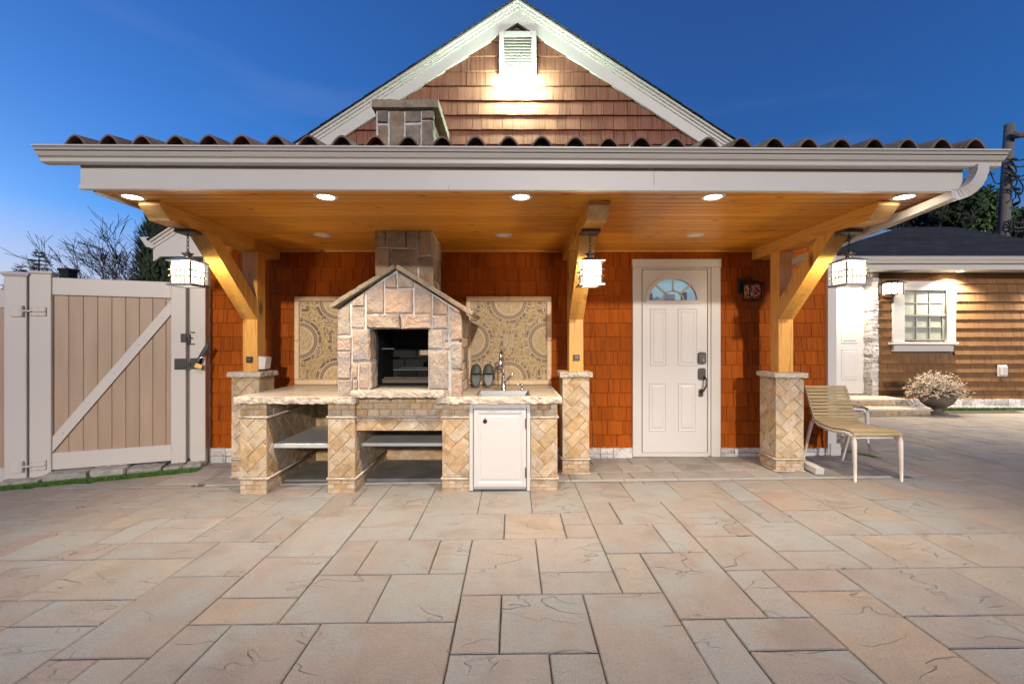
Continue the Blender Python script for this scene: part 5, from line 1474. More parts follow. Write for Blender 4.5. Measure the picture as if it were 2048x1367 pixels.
# unlit wall lantern by the door
WLx, WLz = PX(1494, WY-.08), PZ(580, WY-.08)
wl_ = thing('wall_lantern', (WLx, WY-.02, WLz), 'unlit black wall lantern with mottled red glass right of the front door', 'wall lantern')
MB().cbox(WLx-.075, WLx-.015, WY-.045, WY-.015, WLz-.03, WLz+.13, .006).build('back_plate', M['black'], wl_)
MB().tube([(WLx-.045, WY-.04, WLz+.11), (WLx+.0, WY-.10, WLz+.145), (WLx+.02, WY-.145, WLz+.105)], .010, 8).build('arm', M['black'], wl_)
a = .062; X_, Y_, Z_ = WLx+.02, WY-.15, WLz-.02
m = MB(); zt2 = Z_+.105
m.add([(X_-.095,Y_-.095,Z_+.07),(X_+.095,Y_-.095,Z_+.07),(X_+.095,Y_+.095,Z_+.07),(X_-.095,Y_+.095,Z_+.07),(X_-.03,Y_-.03,zt2+.01),(X_+.03,Y_-.03,zt2+.01),(X_+.03,Y_+.03,zt2+.01),(X_-.03,Y_+.03,zt2+.01)],
      [(4,5,6,7),(0,1,5,4),(1,2,6,5),(2,3,7,6),(3,0,4,7),(3,2,1,0)])
m.build('roof', M['black'], wl_)
MB().box(X_-a+.004, X_+a-.004, Y_-a+.004, Y_+a-.004, Z_-.082, Z_+.069).build('glass', M['redglass'], wl_)
m = MB()
for sx in (-1, 1):
    for sy in (-1, 1): m.box(X_+sx*a-.005, X_+sx*a+.005, Y_+sy*a-.005, Y_+sy*a+.005, Z_-.088, Z_+.07)
m.box(X_-a-.012, X_+a+.012, Y_-a-.012, Y_+a+.012, Z_-.096, Z_-.083)
m.build('frame', M['black'], wl_)

# weatherproof outlets on the posts, white box on the left pier
for (p0_, p1_), py, lab in ((postx[0], 719, 'small metal switch plate near the foot of the left porch post'), (postx[1], 715, 'small metal switch plate near the foot of the middle porch post')):
    x = (p0_+p1_)/2; z = PZ(py, 4.34)
    t = thing('switch_plate', (x, 4.349, z), lab, 'switch plate', 'metal plates on the porch posts')
    MB().cbox(x-.033, x+.033, 4.338, 4.349, z-.030, z+.030, .003).build('plate', M['bronze'], t)
    MB().cbox(x-.018, x+.018, 4.326, 4.3375, z-.006, z+.014, .003).build('cover', M['chrome'], t)
bx_ = PX(515, 4.42)
t = thing('white_box', (bx_+.06, 4.44, .98), 'small white wedge-shaped box standing on the left pier cap beside the post', 'box')
m = MB(); m.prism([(bx_+.002, .99+.005), (bx_+.100, .99+.010), (bx_+.115, PZ(714, 4.42)), (bx_+.002, PZ(710.5, 4.42))], 'y', 4.37, 4.47); fixn(m).build('housing', M['white'], t)
MB().lathe([(0,.979),(.04,.979),(.04,.988),(0,.994)], bx_+.055, 4.42, 14).build('foot', M['black'], t)

# ------------------------------------------------------------------ gate, fence and granite kerb on the left
GA = math.atan2(.35, .937); G0 = Vector((-4.537, 4.32, 0))
def gt(px):                    # distance along the gate line seen at this column
    r_ = (px-1024)/F
    return (r_*4.32+4.537)/(.937-.35*r_)
def gY(t): return 4.32+.35*t
gate = thing('vinyl_gate', tuple(G0), 'cream and tan vinyl gate with a diagonal brace and white strap hinges', 'gate', rz=GA, local=True)
B0 = gt(61); RE = gt(343); SE = gt(373)
zt0, zt1 = PZ(555, 4.32), PZ(563, 4.66); zbt = .006
MB().cbox(B0, -.002, -.02, .10, -.055, 1.935, .004).build('hinge_stile', M['vinyl'], gate)
MB().cbox(B0-.012, .010, -.032, .112, 1.936, 1.962, .008).build('stile_cap', M['vinyl'], gate)
MB().cbox(.0, RE, -.008, .045, 1.735, 1.906, .004).build('top_rail', M['vinyl'], gate)
MB().cbox(.0, RE, -.008, .045, .008, .176, .004).build('bottom_rail', M['vinyl'], gate)
MB().cbox(RE+.001, SE, -.02, .06, -.022, 1.888, .004).build('latch_stile', M['vinyl'], gate)
w_ = .1145; x = .002
while x < RE-.01:
    xe = min(RE-.001, x+w_); MB().cbox(x+.0008, xe-.0008, .016, .034, .170, 1.740, .0045).build('board', M['tan_vinyl'], gate); x += w_
m = MB(); m.prism([(.002, .185), (.002, .335), (RE-.002, 1.715), (RE-.002, 1.565)], 'y', -.006, .0155); fixn(m).build('diagonal_brace', M['vinyl'], gate)
for i in range(5):
    t = .08+.21*i; MB().lathe([(0,.004),(.008,.003),(.011,0)], 0, 0, 10).xf(Matrix.Translation((RE*t, -.0065, .26+1.38*t)) @ Matrix.Rotation(R(90), 4, 'X')).build('screw', M['vinyl'], gate)
A0, A1 = gt(12), gt(58)
post = thing('fence_post', tuple(G0), 'thick cream fence post with a flat flared cap, at the left edge', 'fence post', rz=GA, local=True)
MB().cbox(A0, A1-.004, -.03, .11, -.13, 1.90, .005).build('post_body', M['vinyl'], post)
m = MB(); a = .022
m.add([(A0-.004,-.034,1.90),(A1,-.034,1.90),(A1,.114,1.90),(A0-.004,.114,1.90),(A0-a,-.03-a,1.925),(A1-.004+a,-.03-a,1.925),(A1-.004+a,.11+a,1.925),(A0-a,.11+a,1.925),
       (A0-a,-.03-a,1.935),(A1-.004+a,-.03-a,1.935),(A1-.004+a,.11+a,1.935),(A0-a,.11+a,1.935),((A0+A1)/2,.04,1.96)],
      [(0,1,5,4),(1,2,6,5),(2,3,7,6),(3,0,4,7),(4,5,9,8),(5,6,10,9),(6,7,11,10),(7,4,8,11),(8,9,12),(9,10,12),(10,11,12),(11,8,12),(3,2,1,0)])
m.build('post_cap', M['vinyl'], post)
for z in (1.568, .070):
    m = MB(); m.cbox(B0+.01, B0+.13, -.034, -.0205, z-.045, z+.045, .002); m.tube([(B0+.02, -.037, z), (B0+.125, -.037, z)], .010, 8)
    for dx in (.02, .07, .12):
        for dz in (-.032, .032): m.tube([(B0+dx, -.034, z+dz), (B0+dx, -.041, z+dz)], .006, 6)
    m.build('hinge', M['vinyl'], gate)
    m = MB(); m.cbox(A1-.115, A1-.02, -.045, -.0305, z-.055, z+.055, .002); m.tube([(A1-.03, -.053, z-.05), (A1-.03, -.053, z+.05)], .012, 8); m.tube([(A1-.03, -.053, z), (B0+.03, -.045, z)], .009, 8)
    m.build('hinge_plate', M['vinyl'], post)
P0, P1 = gt(382), gt(412)
p2 = thing('fence_post', tuple(G0), 'narrow cream fence post between the gate and the shingled wall, with black latch plates', 'fence post', rz=GA, local=True)
MB().cbox(P0, P1, -.02, .09, -.06, 1.872, .004).build('post_body', M['vinyl'], p2)
MB().cbox(P0-.010, P1+.012, -.032, .10, 1.873, 1.893, .006).build('post_cap', M['vinyl'], p2)
MB().cbox(SE+.002, P0-.002, .05, .06, .0, 1.86, .001).build('stop_strip', M['vinyl'], p2)
# latch hardware
def lz(py): return PZ(py, 4.68)
m = MB(); m.cbox(gt(363), gt(374), -.030, -.0205, lz(684), lz(667), .002)
for dz in (lz(669.5), lz(681.5)): m.tube([(gt(366), -.030, dz), (gt(366), -.034, dz)], .005, 6)
m.tube([(gt(374), -.032, lz(677)), (gt(381.5), -.036, lz(676))], .010, 6)
m.build('catch', M['black'], gate)
m = MB()
for py, e in ((664.5, 391), (676, 388), (688, 391)): m.tube([(gt(382.5), -.026, lz(py)), (gt(e), -.026, lz(py))], .006, 6)
m.cbox(gt(378.5), gt(382.5), -.045, -.0205, lz(684), lz(668), .002)
m.build('catch_pins', M['black'], p2)
m = MB(); m.cbox(gt(350.5), gt(374.5), -.028, -.0205, lz(738.5), lz(716.5), .002); m.cbox(gt(354), gt(371), -.034, -.0285, lz(735), lz(732), .001); m.build('latch_plate', M['black'], gate)
m = MB(); m.cbox(gt(382), gt(405), -.028, -.0205, lz(738), lz(716), .002); m.cbox(gt(378.8), gt(383), -.040, -.022, lz(731), lz(724.5), .001); m.build('latch_plate', M['black'], p2)
hs = Matrix.Translation((gt(408), -.05, lz(707))) @ Matrix.Rotation(R(27), 4, 'Y')
MB().cbox(-.020, .020, -.006, .006, -.105, .105, .003).xf(hs).build('hasp', M['black'], p2)
MB().tube([(0, -.004, .105), (-.03, -.004, .106)], .005, 6).xf(hs).build('hasp_tip', M['bronze'], p2)
pl = thing('padlock', tuple(G0), 'brass padlock hanging from the open hasp on the narrow fence post', 'padlock', rz=GA, local=True)
pm_ = Matrix.Translation((gt(402.5), -.085, lz(731.5))) @ Matrix.Rotation(R(20), 4, 'Y')
MB().cbox(-.036, .036, -.012, .012, -.026, .026, .004).xf(pm_).build('body', M['brass'], pl)
pts = [(-.022, 0, .026), (-.022, 0, .075)]+[(-.022*math.cos(math.pi*i/8), 0, .075+.022*math.sin(math.pi*i/8)) for i in range(1, 8)]+[(.022, 0, .075), (.022, 0, .026)]
MB().tube(pts, .0055, 8).xf(pm_).build('shackle', M['chrome'], pl, smooth=True)
# neighbouring fence panel at the frame edge
fn = thing('vinyl_fence', tuple(G0), 'grey-green vinyl fence panel at the left edge, beyond the flared post', 'fence', rz=GA, local=True)
MB().cbox(A0-1.5, A0-.003, .02, .06, 1.60, 1.775, .004).build('top_rail', M['vinyl'], fn)
MB().cbox(A0-1.5, A0-.003, .02, .06, -.14, .06, .004).build('bottom_rail', M['vinyl'], fn)
x = A0-1.5
while x < A0-.01:
    MB().cbox(x+.001, min(A0-.004, x+.149), .030, .048, .055, 1.605, .004).build('board', M['tan_vinyl'], fn); x += .15
# granite blocks
edges = [(12, 99), (101, 190), (192, 263), (265, 334), (336, 372), (374, 411)]
kb = thing('granite_edging', tuple(G0), 'row of rough grey granite blocks under the vinyl gate', 'stone edging', rz=GA, local=True)
for i, (a, b) in enumerate(edges):
    x0, x1 = gt(a), gt(b); xm = G0.x+.937*(x0+x1)/2; g_ = gz(xm)
    top = (-.005 if i else -.035) - (.02 if i > 3 else 0)
    MB().rough(x0+.004, x1-.004, -.165+.01*(i % 2), .13, g_-.06, top-.006+.008*(i % 3), .025, .016, .016, 15, 820+i).build('granite_block', M['granite_curb'], kb)

def blades(name, pts, h, mat, seed, w_=.004, lean=.5, **t):
    rr_ = random.Random(seed); m = MB()
    for (x, y, z) in pts:
        hh = h*rr_.uniform(.5, 1.2); a = rr_.uniform(0, 2*math.pi); dx, dy = math.cos(a), math.sin(a); l = hh*rr_.uniform(0, lean); b = rr_.uniform(0, 6.3)
        m.add([(x-dy*w_, y+dx*w_, z), (x+dy*w_, y-dx*w_, z), (x+l*math.cos(b), y+l*math.sin(b), z+hh)], [(0,1,2)])
    return m.build(name, M[mat], None, **t)
rr_ = random.Random(1); pts = []
for i in range(16000):
    t = rr_.uniform(-.75, 1.27); v = -rr_.uniform(.15, .265)-(.0 if t > .2 else .02*(.2-t))
    x = G0.x+.937*t-.35*v; y = G0.y+.35*t+.937*v
    pts.append((x, y, gz(x)-.025))
blades('grass_strip', pts, .055, 'grass', 2, kind='stuff', label='strip of bright green grass in front of the granite blocks', cat='grass')
pts = []
for i in range(3500):
    t = rr_.uniform(-1.2, -.05); v = -rr_.uniform(.24, .30)-.16*(-.05-t)-rr_.uniform(0, .06)*(-t)
    x = G0.x+.937*t-.35*v; y = G0.y+.35*t+.937*v; pts.append((x, y, gz(x)-.045))
blades('grass_edge', pts, .045, 'grass_dry', 3, kind='stuff', label='yellow-green grass at the paving edge by the left frame side', cat='grass')
pts = [(3.70+.27*(s_ := rr_.random())+rr_.uniform(-.03,.03), 5.25-.50*s_+rr_.uniform(-.05,.05), gz(3.8)-.004) for i in range(1500)]
blades('turf_patch', pts, .020, 'grass', 4, lean=1.2, kind='stuff', label='small patch of green turf on the paving behind the slatted chair', cat='grass')
pts = [(rr_.uniform(7.6, 11), rr_.uniform(7.80, 7.93), gz(9)-.03) for i in range(9000)]
blades('lawn_edge', pts, .045, 'grass', 5, w_=.006, kind='stuff', label='thin green grass line along the foot of the brown house', cat='grass')
pb = MB(); 
for i in range(1400):
    x, y = rr_.uniform(7.4, 11), rr_.uniform(7.93, 8.13); s_ = rr_.uniform(.010, .022)
    pb.add([(x-s_,y,gz(x)-.02+.0),(x+s_,y,gz(x)-.02),(x,y-s_,gz(x)-.02),(x,y+s_,gz(x)-.02),(x,y,gz(x)-.02+s_),(x,y,gz(x)-.03)], [(0,2,4),(2,1,4),(1,3,4),(3,0,4)])
pb.build('pebbles', M['ledge'], None, kind='stuff', label='white pebbles between the grass line and the brown house', cat='pebbles')

# ------------------------------------------------------------------ the brown house on the right
QW = 8.17
bh = thing('brown_house', (8.5, QW, 0), 'low brown shingled house with a dark hipped roof and white gutter, right of the porch', 'house')
wx0, wx1 = PX(1754, QW), 10.4
zs0, zs1 = PZ(798, QW), PZ(545, QW)
bw = MB(); bw.box(wx0, wx1, QW+.012, 13.0, .05, 2.57); bw.box(4.9, wx0-.001, 8.36, 13.0, .05, 2.57)
bw = bw.build('wall', M['mortar_dark'], bh)
w0, w1, v0, v1 = PX(1783, 8.15), PX(1909, 8.15), PZ(703, 8.15), PZ(561, 8.15)
def spans_far(z0, z1):
    if (z0+z1)/2 < v0 or (z0+z1)/2 > v1: return [(wx0, wx1)]
    return [(wx0, w0), (w1, wx1)]
EXF = .1655
far = shingle_rows(spans_far, zs0, EXF, 15, 'shingle_far', 21, [.14,.16,.19,.22,.25,.17], thick=.034)
far = [s_ for s_ in far if s_[1] < 2.60]
far.sort(key=lambda s_: 0 if s_[0] < 9.7 else 1)
q = MB(); n_ = 0
for s_ in far:
    x, z, a, b, mt, th, jj = s_
    if z+b/2 > 2.565: b -= (z+b/2-2.562); z = z-0; b = max(.03, b)
    if n_ < 298: 
        o = link('shingle', shingle_mesh(a, s_[3], mt, th), (x, QW+.010, z), bw); o.rotation_euler = (0, jj*.006, 0); n_ += 1
    else:
        me_ = shingle_mesh(a, s_[3], mt, th); q.add([(v.co.x+x, v.co.y+QW+.010, v.co.z+z) for v in me_.vertices], [tuple(p.vertices) for p in me_.polygons])
if q.v: q.build('shingle_field', M['shingle_far'], bw, kind='stuff')
ft = MB().box(wx0, wx1, QW-.01, QW+.011, .0, zs0+.01).build('footing', M['mortar'], bh)
ledge_strip(wx0+.01, 10.2, .0, zs0+.006, QW-.01, ft, 900, out=.04)
EYF = 7.79
MB().box(4.9, 10.6, EYF+.02, 8.40, 2.562, 2.575).build('soffit', M['white'], bh)
MB().cbox(4.9, 10.62, EYF, EYF+.019, 2.556, 2.72, .003).build('fascia', M['white'], bh)
gp = [(7.79, -.115), (7.735, -.115), (7.725, -.10), (7.718, -.075), (7.690, -.05), (7.682, -.015), (7.672, -.010), (7.672, 0), (7.682, .0)]
m = MB()
for x in (4.9, 10.75): m.v += [(x, y, 2.775+z) for y, z in gp]
m.f = [(i, i+1, len(gp)+i+1, len(gp)+i) for i in range(len(gp)-1)]; m.build('gutter', M['gutter'], bh)
m = MB(); e0, e1, yb2 = 5.25, 10.9, 13.4
r0, r1, rz_ = PX(1806, 10.6), PX(1907, 10.6), PZ(454, 10.6)
m.add([(e0, 7.70, 2.765), (e1, 7.70, 2.765), (e1, yb2, 2.765), (e0, yb2, 2.765), (r0, 10.6, rz_), (r1, 10.6, rz_),
       (e0, 7.70, 2.745), (e1, 7.70, 2.745), (e1, yb2, 2.745), (e0, yb2, 2.745)], [(0,1,5,4),(1,2,5),(2,3,4,5),(3,0,4),(0,6,7,1),(1,7,8,2),(3,2,8,9),(0,3,9,6)])
rf = m.build('roof', M['asphalt'], bh)
tb = MB(); nrow = 22
for i in range(nrow):          # the edges of the front courses
    t0_, t1_ = i/nrow, (i+1)/nrow
    def P(t, s_): return (e0+(r0-e0)*t+((e1+(r1-e1)*t)-(e0+(r0-e0)*t))*s_, 7.70+2.9*t, 2.765+(rz_-2.765)*t)
    a, b, c, d = P(t0_, 0), P(t0_, 1), P(t1_, 1), P(t1_, 0)
    tb.add([(a[0],a[1]-.004,a[2]+.016), (b[0],b[1]-.004,b[2]+.016), (c[0],c[1],c[2]+.003), (d[0],d[1],d[2]+.003), a, b], [(0,1,2,3), (4,5,1,0)])
tb.build('shingle_course', M['asphalt'], rf, kind='stuff')
# window
win = MB().box(PX(1803, 8.15), PX(1892, 8.15), QW-.005, QW+.012, PZ(681, 8.15), PZ(579, 8.15)).build('window', flat('window_grey', (.25,.26,.24), .5), bh)
fx0, fx1 = PX(1784, 8.15), PX(1908, 8.15); gx0, gx1, gz0_, gz1_ = PX(1806, 8.15), PX(1890, 8.15), PZ(679, 8.15), PZ(581, 8.15)
for a in ((fx0, gx0-.001, PZ(683, 8.12), PZ(571, 8.12)), (gx1+.001, fx1, PZ(683, 8.12), PZ(571, 8.12)), (fx0, fx1, PZ(571, 8.12)+.001, PZ(562, 8.12)), (gx0, gx1, gz1_+.001, PZ(571, 8.12)-.001)):
    MB().cbox(a[0], a[1], QW-.060, QW-.004, a[2], a[3], .004).build('frame', M['white'], win)
MB().cbox(PX(1781.5, 8.1), PX(1914, 8.1), QW-.11, QW-.004, PZ(689, 8.1), PZ(684, 8.1)-.001, .004).build('sill', M['white'], win)
MB().cbox(PX(1786, 8.12), PX(1906, 8.12), QW-.065, QW-.004, PZ(702.5, 8.12), PZ(689, 8.12)-.012, .004).build('apron', M['white'], win)
def blind_mat():
    m, nt, N, L, b = _mat('blind_behind_glass')
    tc = N.new('ShaderNodeTexCoord'); w = N.new('ShaderNodeTexWave'); w.bands_direction = 'Z'; w.inputs['Scale'].default_value = 14; L.new(tc.outputs['Object'], w.inputs['Vector'])
    cr = N.new('ShaderNodeValToRGB'); cr.color_ramp.elements[0].color = (.24,.26,.20,1); cr.color_ramp.elements[1].color = (.36,.38,.31,1); L.new(w.outputs['Fac'], cr.inputs[0])
    L.new(cr.outputs[0], b.inputs['Base Color']); b.inputs['Coat Weight'].default_value = 1; b.inputs['Roughness'].default_value = .7; b.inputs['Coat Roughness'].default_value = .03; return m
M['blind'] = blind_mat()
M['muntin'] = flat('grey_muntin', (.22,.22,.20), .5)
mz_ = (gz0_+gz1_)/2
for j in range(4):
    sh = 0 if j > 1 else -.012
    for i in range(3):
        a = gx0+(gx1-gx0-.05)*i/3+(.03 if j < 2 else .0)*0; b = gx0+(gx1-gx0-.05)*(i+1)/3
        za, zb2 = gz0_+(gz1_-gz0_)*j/4, gz0_+(gz1_-gz0_)*(j+1)/4
        y = QW-.010 if j < 2 else QW-.018
        MB().box(a+.009, b-.009, y, QW-.0055, za+.010, zb2-.010).build('pane', M['blind'], win)
m = MB()
for i in range(4):
    x = gx0+(gx1-gx0-.05)*i/3; m.box(x-.008, x+.008, QW-.028, QW-.0055, gz0_, gz1_)
for j in (0, 1, 3, 4):
    z = gz0_+(gz1_-gz0_)*j/4; m.box(gx0, gx1-.05, QW-.029, QW-.0056, z-.008, z+.008)
m.box(gx0, gx1, QW-.036, QW-.0057, mz_-.018, mz_+.014); m.box(gx1-.045, gx1-.002, QW-.022, QW-.0058, gz0_, gz1_)
m.build('muntin_grid', M['muntin'], win)
# far door, casing and ledge-stone pillar
DY = 8.32
d0_, d1_, dz0, dz1 = 5.80, PX(1729, DY), .285, 2.32
fd = MB().cbox(d0_, d1_-.01, DY-.02, DY+.035, dz0, dz1, .003).build('far_door', M['doorpaint'], bh)
for x0, x1 in ((PX(1681, DY), PX(1714, DY)), (5.87, 6.10)):
    for a, b in ((PZ(685, DY), PZ(592, DY)), (PZ(757, DY), PZ(697, DY))):
        panel(x0, x1, a, b, DY-.021, fd)
MB().cbox(4.9, d0_-.002, 8.30, 8.355, .10, 2.56, .004).build('door_casing', M['white'], bh); MB().cbox(d0_-.001, d1_+.0, 8.30, 8.355, dz1+.006, 2.56, .004).build('door_casing', M['white'], bh)
MB().lathe([(0,0),(.025,.0),(.03,.03),(.015,.05),(0,.055)], 0, 0, 14).xf(Matrix.Translation((5.87, DY-.02, 1.25)) @ Matrix.Rotation(R(90), 4, 'X')).build('door_knob', M['chrome'], fd)
pil = MB().box(6.715, 6.80, 8.17, 8.355, .10, 2.555).build('stone_pillar', M['mortar'], bh)
z = .10; k = 0; rs = random.Random(8)
while z < 2.54:
    h_ = rs.choice([.045, .06, .075, .09]); h_ = min(h_, 2.555-z)
    o_ = rs.uniform(-.012, .016); o2 = rs.uniform(-.010, .012)
    MB().rough(6.69-o_, 6.812, 8.13-o2, 8.35, z+.0015, z+h_-.0015, .022, .006, .010, 26, 930+k).build('ledge_stone', M['ledge'], pil); z += h_; k += 1
# steps
stp = thing('entry_steps', (6.0, 7.7, 0), 'two broad stone steps leading to the far white door', 'steps')
for k, (y0, y1, zt2, xr) in enumerate(((7.25, 8.3, .155, 6.98), (7.65, 8.31, .268, 6.96))):
    zb3 = gz(6)-.02 if k == 0 else .157
    base = MB().box(4.7, xr-.035, y0+.035, y1, zb3, zt2-.040).build('riser', M['mortar_dark'], stp)
    x = 4.7; j = 0
    while x < xr-.04:
        w_ = rs.uniform(.12, .3); xe = min(x+w_, xr-.03)
        if xr-.03-xe < .07: xe = xr-.03
        n2 = 1 if k else 2
        for q_ in range(n2):
            za, zb4 = zb3+(zt2-.041-zb3)*q_/n2, zb3+(zt2-.041-zb3)*(q_+1)/n2
            MB().rough(x+.001, xe-.001, y0+.010, y0+.034, za+.001, zb4-.001, .03, .005, .006, 30, 960+k*40+j*2+q_).build('riser_stone', M['travertine'] if rs.random() < .6 else M['granite'], base)
        x = xe; j += 1
    MB().rough(4.7, xr, y0-.015, y1, zt2-.039, zt2, .045, .008, .010, 12, 990+k, flatz=True).build('tread', M['trav_edge'], stp)
# far lantern, soffit light, outlet cover
fy_ = 8.02; fcx_, fcz_ = PX(1785, fy_), PZ(576.5, fy_)
fl2 = thing('wall_lantern', (fcx_, QW-.02, fcz_), 'lit black wall lantern beside the window of the brown house', 'wall lantern')
MB().cbox(fcx_-.16, fcx_-.08, QW-.045, QW-.020, fcz_-.09, fcz_+.09, .006).build('back_plate', M['black'], fl2)
MB().tube([(fcx_-.12, QW-.04, fcz_+.05), (fcx_-.05, QW-.10, fcz_+.15), (fcx_, fy_, fcz_+.13)], .010, 8).build('arm', M['black'], fl2)
MB().box(fcx_-.10, fcx_+.10, fy_-.095, fy_+.095, fcz_-.10, fcz_+.085).build('glass', M['far_glow'], fl2)
m = MB(); m.add([(fcx_+sx*.16, fy_+sy*.15, fcz_+.088) for sx, sy in ((-1,-1),(1,-1),(1,1),(-1,1))]+[(fcx_+sx*.04, fy_+sy*.04, fcz_+.145) for sx, sy in ((-1,-1),(1,-1),(1,1),(-1,1))], [(4,5,6,7),(0,1,5,4),(1,2,6,5),(2,3,7,6),(3,0,4,7),(3,2,1,0)])
m.build('roof', M['black'], fl2)
m = MB()
for sx in (-1, 0, 1):
    for sy in (-1, 1): m.box(fcx_+sx*.106-.008, fcx_+sx*.106+.008, fy_+sy*.103-.005, fy_+sy*.103+.005, fcz_-.105, fcz_+.088)
m.box(fcx_-.125, fcx_+.125, fy_-.12, fy_+.12, fcz_-.114, fcz_-.104)
m.build('frame', M['black'], fl2)
for cx2, lab in ((PX(1922, 7.93), 'small lit downlight in the soffit, right of the brown house window'), (6.25, 'assumed soffit downlight over the far white door, unseen behind the right lantern'), (10.2, 'unseen soffit downlight added outside the right frame edge to brighten the paving')):  # door light assumed from the bright door; outermost unseen, added to brighten right paving
    t = thing('soffit_light', (cx2, 7.95, 2.56), lab, 'soffit light', 'soffit downlights of the brown house')
    MB().lathe([(0,2.558),(.05,2.558),(.052,2.552),(.075,2.554),(.078,2.5605)], cx2, 7.95, 20).build('trim_ring', M['white'], t, smooth=True)
    MB().lathe([(0,2.551),(.051,2.551)], cx2, 7.95, 20).build('lens', M['far_can'], t)
    ld = bpy.data.lights.new('soffit_beam', 'SPOT'); ld.energy = 110 if cx2 < 7 else 240; ld.spot_size = R(140); ld.spot_blend = .6; ld.shadow_soft_size = .05; ld.color = (1.0, .86, .68)
    lo = bpy.data.objects.new('soffit_beam', ld); C.objects.link(lo); lo.parent = t; lo.location = (0, 0, -.02)
ox_, oz_ = PX(2006, 8.12), PZ(741, 8.12)
t = thing('outlet_cover', (ox_, QW-.03, oz_), 'white outdoor outlet cover low on the brown shingle wall', 'outlet cover')
MB().cbox(ox_-.085, ox_+.085, QW-.045, QW-.025, oz_-.105, oz_+.105, .004).build('plate', M['white'], t)
MB().cbox(ox_-.055, ox_+.062, QW-.085, QW-.0455, oz_-.085, oz_+.085, .010).build('cover', M['white'], t)

# planter
pxc, pyc = PX(1873, 7.45), 7.45; gp_ = gz(pxc)
pt = thing('planter', (pxc, pyc, gp_), 'brown pedestal bowl planter in front of the brown house', 'planter')
MB().lathe([(0,0),(.145,0),(.145,.02),(.10,.035),(.065,.06),(.062,.085),(.12,.105),(.20,.17),(.245,.25),(.258,.325),(.275,.330),(.278,.352),(.262,.352),(.250,.32),(0,.31)], 0, 0, 32).xf(Matrix.Translation((pxc, pyc, gp_+.002))).build('bowl', M['pot'], pt, smooth=True)
pl_ = thing('potted_plant', (pxc, pyc, gp_+.32), 'bushy pink and cream sprigged plant spilling over the bowl planter', 'plant')
m = MB(); rs = random.Random(77); lf = MB()
for i in range(650):
    a = rs.uniform(0, 2*math.pi); el_ = rs.uniform(-.05, 1)**1.0; rr2 = rs.uniform(.35, 1.0)
    d = Vector((math.cos(a)*math.cos(el_*1.45), math.sin(a)*math.cos(el_*1.45), math.sin(el_*1.45)))
    tip = Vector((d.x*.50*rr2, d.y*.45*rr2, .33+d.z*.40*rr2 - .06*(1-d.z)*rr2))
    tip.x += rs.uniform(-.03,.03); b0_ = Vector((d.x*.10, d.y*.10, .30)); md_ = (b0_+tip)/2+Vector((0,0,.06))
    P_ = [b0_, md_, tip]; P_ = [Vector((pxc, pyc, gp_))+p for p in P_]
    m.tube(P_, .0018, 3, cap=False)
    for k in range(13):
        t_ = rs.uniform(.35, 1.05); p = P_[0]*(1-t_)**2+P_[1]*2*t_*(1-t_)+P_[2]*t_*t_
        u = Vector((rs.gauss(0,1), rs.gauss(0,1), rs.gauss(0,.7))).normalized(); v = u.orthogonal().normalized(); s_ = rs.uniform(.010, .022)
        p = p+u*rs.uniform(0,.02)
        lf.add([p-u*s_, p+v*s_*.4, p+u*s_, p-v*s_*.4], [(0,1,2,3)])
m.build('stems', M['bark'], pl_, kind='stuff'); lf.build('foliage', M['pinkleaf'], pl_, kind='stuff')

